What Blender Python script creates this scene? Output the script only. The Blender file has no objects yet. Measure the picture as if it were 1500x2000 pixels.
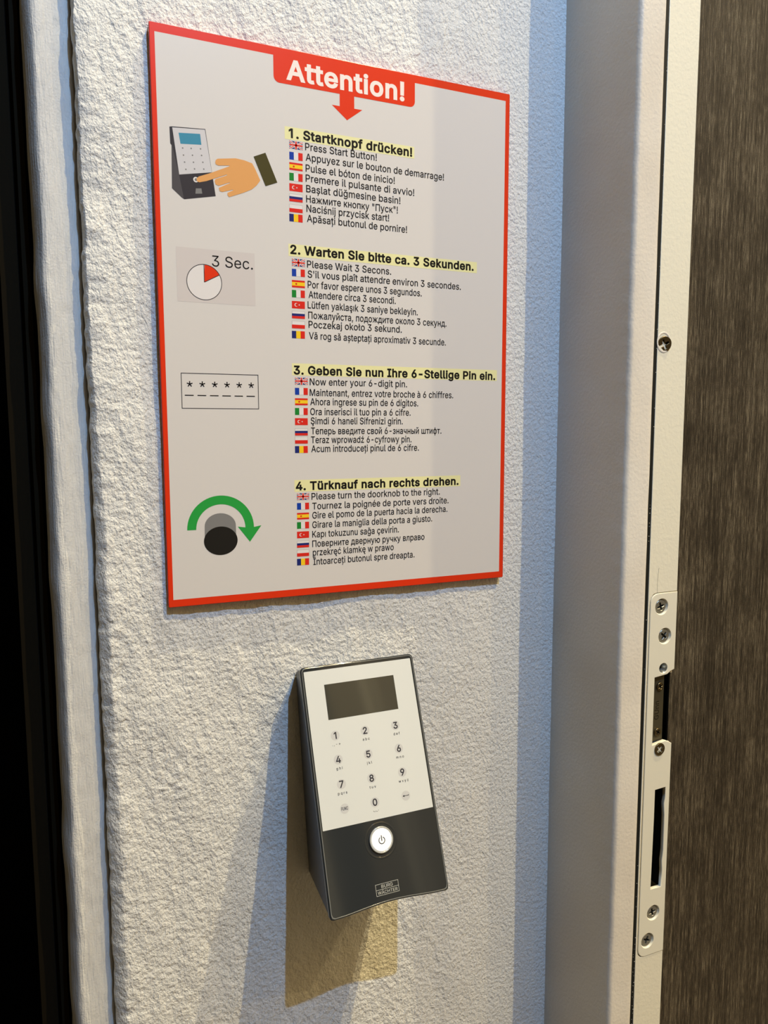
import bpy, math, random
import numpy as np
from mathutils import Matrix, Vector
from mathutils.geometry import delaunay_2d_cdt

# ---------------------------------------------------------------- camera, world, lamps, exposure
C = bpy.context.scene.collection
ZO = 1.5                      # height of the sign's centre above the floor (metres)
MM = 0.001
def WP(x, d, z):              # x along the wall, d out of the wall towards the room, z up (mm, from the sign's centre)
    return Vector((x*MM, -d*MM, z*MM + ZO))

cd = bpy.data.cameras.new('camera'); cam = bpy.data.objects.new('camera', cd); C.objects.link(cam)
cd.sensor_fit = 'HORIZONTAL'; cd.sensor_width = 36; cd.lens = 35.0226
cd.clip_start = 0.01; cd.clip_end = 50
R = Vector((0.9191235, -0.39396113, -0.00257158)); U = Vector((0.04480253, 0.09803624, 0.99417384)); F = Vector((0.39141374, 0.91388376, -0.10775786))
cam.matrix_world = Matrix(((R.x, U.x, -F.x, -0.153612), (R.y, U.y, -F.y, -0.413287), (R.z, U.z, -F.z, ZO-0.054076), (0, 0, 0, 1)))
bpy.context.scene.camera = cam

world = bpy.data.worlds.new('world'); bpy.context.scene.world = world; world.use_nodes = True
bg = world.node_tree.nodes['Background']; bg.inputs[0].default_value = (1.0, 0.82, 0.50, 1); bg.inputs[1].default_value = 0.28

def lamp(name, x, d, z, power, colour, size):
    l = bpy.data.lights.new(name, 'POINT'); l.energy = power; l.color = colour; l.shadow_soft_size = size
    o = bpy.data.objects.new(name, l); C.objects.link(o); o.location = WP(x, d, z); return o
lamp('warm_ceiling_lamp', 900, 1640, 2800, 300, (1.0, 0.78, 0.37), 0.012)       # the strong warm one
lamp('warm_wall_washer', 1060, 600, 3000, 290, (1.0, 0.85, 0.52), 0.012)         # grazes the plaster
lamp('warm_hall_lamp', 1744, 2000, 2280, 56, (1.0, 0.76, 0.38), 0.02)            # weaker warm one further right
lamp('cool_spotlight', 52, 900, 907, 49, (0.31, 0.57, 1.0), 0.006)            # close, bluish
vs = bpy.context.scene.view_settings
vs.view_transform = 'Standard'; vs.look = 'None'; vs.gamma = 1; vs.use_curve_mapping = False; vs.exposure = 0.0

# ---------------------------------------------------------------- helpers
rng = np.random.RandomState(4); random.seed(4)
BASIS = Matrix.Rotation(math.radians(90), 4, 'X')       # local x = along wall, y = up, z = out of the wall

def srgb(r, g, b):
    f = lambda c: (c/255/12.92) if c/255 <= 0.04045 else ((c/255+0.055)/1.055)**2.4
    return (f(r), f(g), f(b), 1)

def mat(name, col, rough=0.5, spec=0.5, metal=0.0, bumps=(), var=None, coat=0.0, emit=None, scale=(1, 1, 1)):
    """bumps: (noise scale per metre, detail, distance m, strength, (sx,sy,sz) stretch)"""
    m = bpy.data.materials.new(name); m.use_nodes = True
    nt = m.node_tree; b = nt.nodes['Principled BSDF']
    b.inputs['Base Color'].default_value = col; b.inputs['Roughness'].default_value = rough
    b.inputs['Specular IOR Level'].default_value = spec; b.inputs['Metallic'].default_value = metal
    b.inputs['Coat Weight'].default_value = coat; b.inputs['Coat Roughness'].default_value = 0.05
    if emit: b.inputs['Emission Color'].default_value = emit[0]; b.inputs['Emission Strength'].default_value = emit[1]
    tc = nt.nodes.new('ShaderNodeTexCoord')
    def noise(sc, det, st, rough_=0.55):
        mp = nt.nodes.new('ShaderNodeMapping'); mp.inputs['Scale'].default_value = st
        nt.links.new(tc.outputs['Object'], mp.inputs[0])
        n = nt.nodes.new('ShaderNodeTexNoise'); n.inputs['Scale'].default_value = sc; n.inputs['Detail'].default_value = det
        n.inputs['Roughness'].default_value = rough_
        nt.links.new(mp.outputs[0], n.inputs['Vector']); return n
    last = None
    for sc, det, dist, strn, st in bumps:
        n = noise(sc, det, st); bp = nt.nodes.new('ShaderNodeBump')
        bp.inputs['Distance'].default_value = dist; bp.inputs['Strength'].default_value = strn
        nt.links.new(n.outputs[0], bp.inputs['Height'])
        if last: nt.links.new(last.outputs[0], bp.inputs['Normal'])
        last = bp
    if last: nt.links.new(last.outputs[0], b.inputs['Normal'])
    if var:                                  # (scale, detail, stretch, colour a, colour b, lo, hi)
        sc, det, st, ca, cb, lo, hi = var
        n = noise(sc, det, st, 0.65); r = nt.nodes.new('ShaderNodeValToRGB')
        r.color_ramp.elements[0].position = lo; r.color_ramp.elements[0].color = ca
        r.color_ramp.elements[1].position = hi; r.color_ramp.elements[1].color = cb
        nt.links.new(n.outputs[0], r.inputs[0]); nt.links.new(r.outputs[0], b.inputs['Base Color'])
    return m

def link(o, parent=None):
    C.objects.link(o)
    if parent is not None: o.parent = parent
    return o
def root(name, label, cat, kind=None, loc=None, m=None, group=None):
    o = bpy.data.objects.new(name, None); C.objects.link(o); o.empty_display_size = 0.02
    o.matrix_world = m if m is not None else Matrix.Translation(loc or WP(0, 0, 0)) @ BASIS
    o['label'] = label
    if cat: o['category'] = cat
    if kind: o['kind'] = kind
    if group: o['group'] = group
    return o
def mesh(name, vs_, fs, m, parent=None, smooth=False):
    """vertices in mm, in the parent's frame"""
    me = bpy.data.meshes.new(name)
    me.from_pydata([(v[0]*MM, v[1]*MM, v[2]*MM) for v in vs_], [], fs); me.validate(); me.update()
    for mm_ in (m if isinstance(m, (list, tuple)) else [m]): me.materials.append(mm_)
    if smooth: me.polygons.foreach_set('use_smooth', [True]*len(me.polygons))
    o = bpy.data.objects.new(name, me); link(o, parent); return o
def box_data(x0, x1, y0, y1, z0, z1, base=0):
    v = [(x, y, z) for z in (z0, z1) for y in (y0, y1) for x in (x0, x1)]
    f = [(0, 2, 3, 1), (4, 5, 7, 6), (0, 1, 5, 4), (2, 6, 7, 3), (0, 4, 6, 2), (1, 3, 7, 5)]
    return v, [tuple(i+base for i in q) for q in f]
def box(name, x0, x1, y0, y1, z0, z1, m, parent=None): 
    v, f = box_data(x0, x1, y0, y1, z0, z1); return mesh(name, v, f, m, parent)
def grid(name, X, Y, Zv, m, parent=None, smooth=True):
    """2-D arrays (rows, cols) of coordinates in mm"""
    r, c = X.shape
    me = bpy.data.meshes.new(name); n = r*c
    me.vertices.add(n); me.vertices.foreach_set('co', (np.stack([X, Y, Zv], -1).reshape(-1)*MM).astype(np.float32))
    i = (np.arange(r-1)[:, None]*c + np.arange(c-1)[None, :]).reshape(-1)
    q = np.stack([i, i+1, i+c+1, i+c], 1); nf = len(q)
    me.loops.add(nf*4); me.loops.foreach_set('vertex_index', q.reshape(-1).astype(np.int32))
    me.polygons.add(nf); me.polygons.foreach_set('loop_start', (np.arange(nf)*4).astype(np.int32))
    me.polygons.foreach_set('loop_total', np.full(nf, 4, np.int32))
    me.polygons.foreach_set('use_smooth', np.full(nf, smooth))
    me.update(calc_edges=True); me.validate(); me.materials.append(m)
    o = bpy.data.objects.new(name, me); link(o, parent); return o

def circle(cx, cy, r, n=32, ry=None, a0=0): return [(cx+r*math.cos(a0+2*math.pi*i/n), cy+(ry or r)*math.sin(a0+2*math.pi*i/n)) for i in range(n)]
def rrect(x0, x1, y0, y1, r, n=6, rs=None):
    rs = rs or (r, r, r, r); out = []                   # order: BL BR TR TL
    for (cx, cy, a), q in zip(((x0, y0, 180), (x1, y0, 270), (x1, y1, 0), (x0, y1, 90)), rs):
        sx = 1 if cx == x0 else -1; sy = 1 if cy == y0 else -1
        if q <= 0: out.append((cx, cy)); continue
        for k in range(n+1):
            t = math.radians(a+90*k/n); out.append((cx+sx*q+q*math.cos(t), cy+sy*q+q*math.sin(t)))
    return out
def shape(name, outer, holes, z0, z1, m, parent=None, bevel=0.0, flat=False, offset=None):
    """filled 2-D outline with holes, extruded from z0 to z1 (mm); outer may be a list of outlines"""
    cu = bpy.data.curves.new(name, 'CURVE'); cu.dimensions = '2D'; cu.fill_mode = 'BOTH'
    outs = outer if isinstance(outer[0][0], (list, tuple)) else [outer]
    for pl in list(outs)+list(holes):
        s = cu.splines.new('POLY'); s.points.add(len(pl)-1); s.use_cyclic_u = True
        for p_, q in zip(s.points, pl): p_.co = (q[0]*MM, q[1]*MM, 0, 1)
    if not flat:
        cu.extrude = max((z1-z0)/2-bevel, 0.0001)*MM; cu.bevel_depth = bevel*MM; cu.bevel_resolution = 2
        if bevel: cu.offset = -bevel*MM
    tmp = bpy.data.objects.new(name, cu); C.objects.link(tmp)
    me = bpy.data.meshes.new_from_object(tmp.evaluated_get(bpy.context.evaluated_depsgraph_get()))
    C.objects.unlink(tmp); bpy.data.objects.remove(tmp); bpy.data.curves.remove(cu)
    zc = (z0+z1)/2*MM if not flat else z1*MM
    me.transform(Matrix.Translation((0, 0, zc))); me.materials.clear(); me.materials.append(m); me.name = name
    o = bpy.data.objects.new(name, me); link(o, parent); return o
def embolden(pl, w):
    out = []; n = len(pl)
    for i in range(n):
        a, b, c = pl[i-1], pl[i], pl[(i+1) % n]
        d1 = Vector((b[0]-a[0], b[1]-a[1])).normalized(); d2 = Vector((c[0]-b[0], c[1]-b[1])).normalized()
        n1 = Vector((-d1.y, d1.x)); n2 = Vector((-d2.y, d2.x)); m_ = n1+n2
        if m_.length < 0.3: m_ = n1
        else: m_ = m_/max(m_.dot(n1), 0.55)
        out.append((b[0]+m_.x*w, b[1]+m_.y*w))
    return out
GCACHE = {}
def glyph(ch, bold):
    if (ch, bold) in GCACHE: return GCACHE[ch, bold]
    adv, g = GLYPHS[ch]; vs_, fs_ = [], []
    if g:
        loops = []
        for pl in g.split(';'):
            pts = [tuple(float(k) for k in q.split(',')) for q in pl.split(' ')]
            loops.append(embolden(pts, bold*500) if bold else pts)
        if ch == '1': loops = loops[1:]                    # a plain 1 without a foot
        co, ed = [], []
        for lp in loops:
            b = len(co); co += [Vector((q[0]/50, q[1]/50)) for q in lp]; ed += [(b+k, b+(k+1) % len(lp)) for k in range(len(lp))]
        ov, _, of, *_ = delaunay_2d_cdt(co, ed, [], 0, 1e-5)
        def winding(x, y):
            w_ = 0
            for lp in loops:
                for k in range(len(lp)):
                    (x0, y0), (x1, y1) = lp[k-1], lp[k]
                    x0, y0, x1, y1 = x0/50, y0/50, x1/50, y1/50
                    if (y0 <= y) != (y1 <= y):
                        if x0+(y-y0)/(y1-y0)*(x1-x0) > x: w_ += 1 if y1 > y0 else -1
            return w_
        for q in of:
            cx_ = sum(ov[k][0] for k in q)/3; cy_ = sum(ov[k][1] for k in q)/3
            if winding(cx_, cy_) != 0: fs_.append(tuple(q))
        vs_ = [(v[0]/10, v[1]/10, 0) for v in ov]
    GCACHE[ch, bold] = (adv/500, vs_, fs_); return GCACHE[ch, bold]
def text_mesh(s, bold=0.0):
    """letters as filled outlines, each filled on its own; bold in em"""
    V_, F_, x = [], [], 0.0
    for ch in s:
        adv, v, f = glyph(ch, bold); b = len(V_)
        V_ += [(q[0]+x, q[1], 0) for q in v]; F_ += [tuple(k+b for k in q) for q in f]; x += adv+bold
    me = bpy.data.meshes.new('t'); me.from_pydata(V_, [], F_); me.update(); return me
CAP = 254/500
def text(name, s, x, y, width, cap, z, m, parent, bold=0.0, centre=False, rot=0.0, maxw=None):
    """text whose baseline starts at (x, y), capital height cap and total width (mm)"""
    me = text_mesh(s, bold); xs = [v.co.x for v in me.vertices]; x0, x1 = min(xs), max(xs)
    sy = cap/CAP*MM
    sx = width*MM/(x1-x0) if width else sy
    if centre: me.transform(Matrix.Translation((-(x0+x1)/2, 0, 0)))
    else: me.transform(Matrix.Translation((-x0, 0, 0)))
    me.transform(Matrix.Translation((x*MM, y*MM, z*MM)) @ Matrix.Rotation(rot, 4, 'Z') @ Matrix.Diagonal((sx, sy, 1, 1)))
    me.materials.clear(); me.materials.append(m); me.name = name
    o = bpy.data.objects.new(name, me); link(o, parent); return o
def line_poly(a, b, w):
    dx, dy = b[0]-a[0], b[1]-a[1]; l = math.hypot(dx, dy); nx, ny = -dy/l*w/2, dx/l*w/2
    return [(a[0]+nx, a[1]+ny), (a[0]-nx, a[1]-ny), (b[0]-nx, b[1]-ny), (b[0]+nx, b[1]+ny)]
def flat(name, polys, z, mats, parent):
    """flat printed polygons: list of (outline, material index); all convex or simple"""
    v, f, mi = [], [], []
    for pl, k in polys:
        b = len(v); v += [(q[0], q[1], z+0.012*k) for q in pl]; f.append(tuple(range(b, b+len(pl)))); mi.append(k)
    me = bpy.data.meshes.new(name); me.from_pydata([(a*MM, b_*MM, c*MM) for a, b_, c in v], [], f); me.update()
    for mm_ in mats: me.materials.append(mm_)
    me.polygons.foreach_set('material_index', mi)
    o = bpy.data.objects.new(name, me); link(o, parent); return o
def vnoise(x, y, sx, sy, seed):
    """smooth value noise, feature size sx by sy mm"""
    r = np.random.RandomState(seed); L = r.rand(512, 512)
    u = x/sx+100; v = y/sy+100; iu = np.floor(u).astype(int); iv = np.floor(v).astype(int); fu = u-iu; fv = v-iv
    fu = fu*fu*(3-2*fu); fv = fv*fv*(3-2*fv)
    g = lambda a, b: L[a % 512, b % 512]
    return (g(iu, iv)*(1-fu)+g(iu+1, iv)*fu)*(1-fv)+(g(iu, iv+1)*(1-fu)+g(iu+1, iv+1)*fu)*fv-0.5

# ---------------------------------------------------------------- materials
V = (1, 0.35, 1)
M = {}
M['plaster'] = mat('rough_white_plaster', srgb(226, 224, 218), 0.75, 0.3, bumps=[(560, 4, 0.0014, 1.0, (1, 0.7, 1)), (1400, 2, 0.0003, 0.7, (1, 0.8, 1))])
M['bead'] = mat('brushed_white_paint', srgb(218, 216, 210), 0.6, 0.35, bumps=[(620, 4, 0.0009, 0.8, (1.5, 0.12, 1)), (900, 3, 0.0004, 0.55, (1, 1, 1))])
M['frame'] = mat('rolled_white_gloss_paint', srgb(222, 214, 200), 0.45, 0.4, bumps=[(620, 2, 0.0004, 0.42, (1, 0.8, 1))],
                 var=(9, 2, (1, 1, 1), srgb(214, 203, 186), srgb(226, 218, 204), 0.35, 0.65))
M['strip'] = mat('cream_gloss_paint', srgb(229, 222, 200), 0.42, 0.4, bumps=[(620, 2, 0.0004, 0.35, (1, 0.8, 1))])
M['strike'] = mat('painted_steel_plate', srgb(227, 221, 201), 0.35, 0.5, bumps=[(300, 2, 0.0001, 0.3, (1, 1, 1))])
M['gasket'] = mat('black_rubber', (0.006, 0.007, 0.006, 1), 0.6, 0.3)
M['hole'] = mat('dark_hollow', (0.01, 0.009, 0.006, 1), 0.9, 0.1)  # dark colour stands in for shade in hollows; also cracks and stamping
M['steel'] = mat('zinc_screw', (0.42, 0.42, 0.38, 1), 0.35, 0.5, 0.85, bumps=[(900, 2, 0.0002, 0.4, (1, 1, 1))])
M['brass'] = mat('tarnished_brass_screw', (0.16, 0.12, 0.06, 1), 0.33, 0.5, 0.9, bumps=[(900, 2, 0.0002, 0.4, (1, 1, 1))])
M['keeper'] = mat('tarnished_keeper_metal', (0.10, 0.085, 0.05, 1), 0.45, 0.5, 0.6)
M['leaf'] = mat('dark_oak_laminate', (0.05, 0.04, 0.03, 1), 0.45, 0.4, bumps=[(2300, 3, 0.0003, 0.6, (1, 0.05, 1))])
def wood_colour(m):
    nt = m.node_tree; b = nt.nodes['Principled BSDF']; tc = nt.nodes.new('ShaderNodeTexCoord'); acc = None
    for sc, st, wgt, det in ((1900, (1, 0.021, 1), 0.42, 3), (2900, (1, 0.055, 1), 0.36, 2), (520, (1, 0.017, 1), 0.22, 3), (4200, (1, 0.3, 1), 0.22, 2), (45, (1, 0.6, 1), 0.14, 2)):
        mp = nt.nodes.new('ShaderNodeMapping'); mp.inputs['Scale'].default_value = st; mp.inputs['Location'].default_value = (sc*0.013, sc*0.037, 0)
        n = nt.nodes.new('ShaderNodeTexNoise'); n.inputs['Scale'].default_value = sc; n.inputs['Detail'].default_value = det
        nt.links.new(tc.outputs['Object'], mp.inputs[0]); nt.links.new(mp.outputs[0], n.inputs['Vector'])
        a = nt.nodes.new('ShaderNodeMath'); a.operation = 'MULTIPLY_ADD'; a.inputs[1].default_value = wgt; a.inputs[2].default_value = 0
        nt.links.new(n.outputs[0], a.inputs[0])
        if acc: nt.links.new(acc.outputs[0], a.inputs[2])
        acc = a
    r = nt.nodes.new('ShaderNodeValToRGB'); e = r.color_ramp.elements
    e[0].position = 0.56; e[0].color = srgb(24, 19, 13); e[1].position = 0.84; e[1].color = srgb(128, 116, 94)
    k = e.new(0.69); k.color = srgb(60, 51, 39)
    nt.links.new(acc.outputs[0], r.inputs[0]); nt.links.new(r.outputs[0], b.inputs['Base Color'])
wood_colour(M['leaf'])
M['darkwood'] = mat('dark_stained_wood', (0.009, 0.0062, 0.0022, 1), 0.85, 0.1, bumps=[(300, 2, 0.0004, 0.4, (1, 0.05, 1))])
M['navy'] = mat('navy_paint', (0.0004, 0.0007, 0.0016, 1), 0.9, 0.05)
M['black'] = mat('black_void', (0.002, 0.002, 0.002, 1), 0.9, 0.0)  # black put in for the darkness of pockets and behind the wall
M['floor'] = mat('grey_floor', srgb(120, 112, 104), 0.6, 0.4, bumps=[(60, 3, 0.001, 0.3, (1, 1, 1))])
M['hall'] = mat('hall_wall_paint', srgb(142, 126, 100), 0.8, 0.2)
M['halltrim'] = mat('hall_trim_paint', srgb(225, 215, 190), 0.6, 0.3)
def ink(n, c): return mat(n, c, 0.28, 0.22)
M['paper'] = ink('sign_white_print', srgb(215, 209, 203)); M['red'] = ink('sign_red_print', srgb(222, 54, 22))
M['edge'] = mat('refracted_red_edge', srgb(190, 30, 12), 0.2, 0.5)  # red stands in for the border refracted through clear acrylic
M['ink'] = ink('black_print', srgb(22, 20, 22)); M['ink2'] = ink('charcoal_print', srgb(52, 48, 50))
M['yellow'] = ink('pale_yellow_print', srgb(232, 226, 168)); M['letter'] = ink('white_letter_print', srgb(244, 228, 218))
M['fw'] = ink('flag_white', srgb(226, 220, 216)); M['fb'] = ink('flag_blue', srgb(24, 62, 160)); M['fr'] = ink('flag_red', srgb(216, 44, 34))
M['fy'] = ink('flag_yellow', srgb(244, 200, 40)); M['fg'] = ink('flag_green', srgb(30, 130, 50)); M['fn'] = ink('flag_navy', srgb(34, 44, 110))
M['pgrey'] = ink('picture_light_grey', srgb(206, 202, 202)); M['pbox'] = ink('picture_box_grey', srgb(208, 199, 194))
M['pdark'] = ink('picture_charcoal', srgb(58, 54, 58)); M['pside'] = ink('picture_side_charcoal', srgb(80, 76, 78)); M['plcd'] = ink('picture_blue_display', srgb(66, 138, 164))
M['skin'] = ink('picture_skin', srgb(222, 160, 96)); M['cuff'] = ink('picture_olive_cuff', srgb(72, 66, 32)); M['green'] = ink('picture_green', srgb(44, 156, 66))
M['kgrey'] = ink('picture_mid_grey', srgb(128, 126, 124)); M['kblack'] = mat('picture_black', srgb(28, 27, 26), 0.3, 0.4)
M['body'] = mat('anthracite_plastic', (0.032, 0.034, 0.036, 1), 0.38, 0.45, bumps=[(2500, 2, 0.00005, 0.3, (1, 1, 1))])
M['face'] = mat('glossy_anthracite_cover', (0.024, 0.027, 0.029, 1), 0.08, 0.5, coat=0.3)
M['rim'] = mat('clear_cover_rim', (0.16, 0.165, 0.16, 1), 0.12, 0.6, coat=0.5)
M['wpanel'] = mat('white_keypad_print', srgb(205, 207, 205), 0.14, 0.5, coat=0.3)
M['lcd'] = mat('dark_grey_display', srgb(62, 61, 54), 0.06, 0.7)
M['key'] = mat('grey_key_disc', srgb(190, 190, 190), 0.2, 0.5); M['digit'] = mat('dark_key_print', srgb(48, 48, 56), 0.3, 0.4)
M['ring'] = mat('clear_button_ring', srgb(190, 192, 190), 0.12, 0.6, 0.3)
M['btn'] = mat('white_backlit_button', srgb(246, 244, 240), 0.3, 0.5, emit=((1, 0.98, 0.94, 1), 0.25))
M['logo'] = mat('silver_print', srgb(190, 190, 184), 0.3, 0.5)

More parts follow.
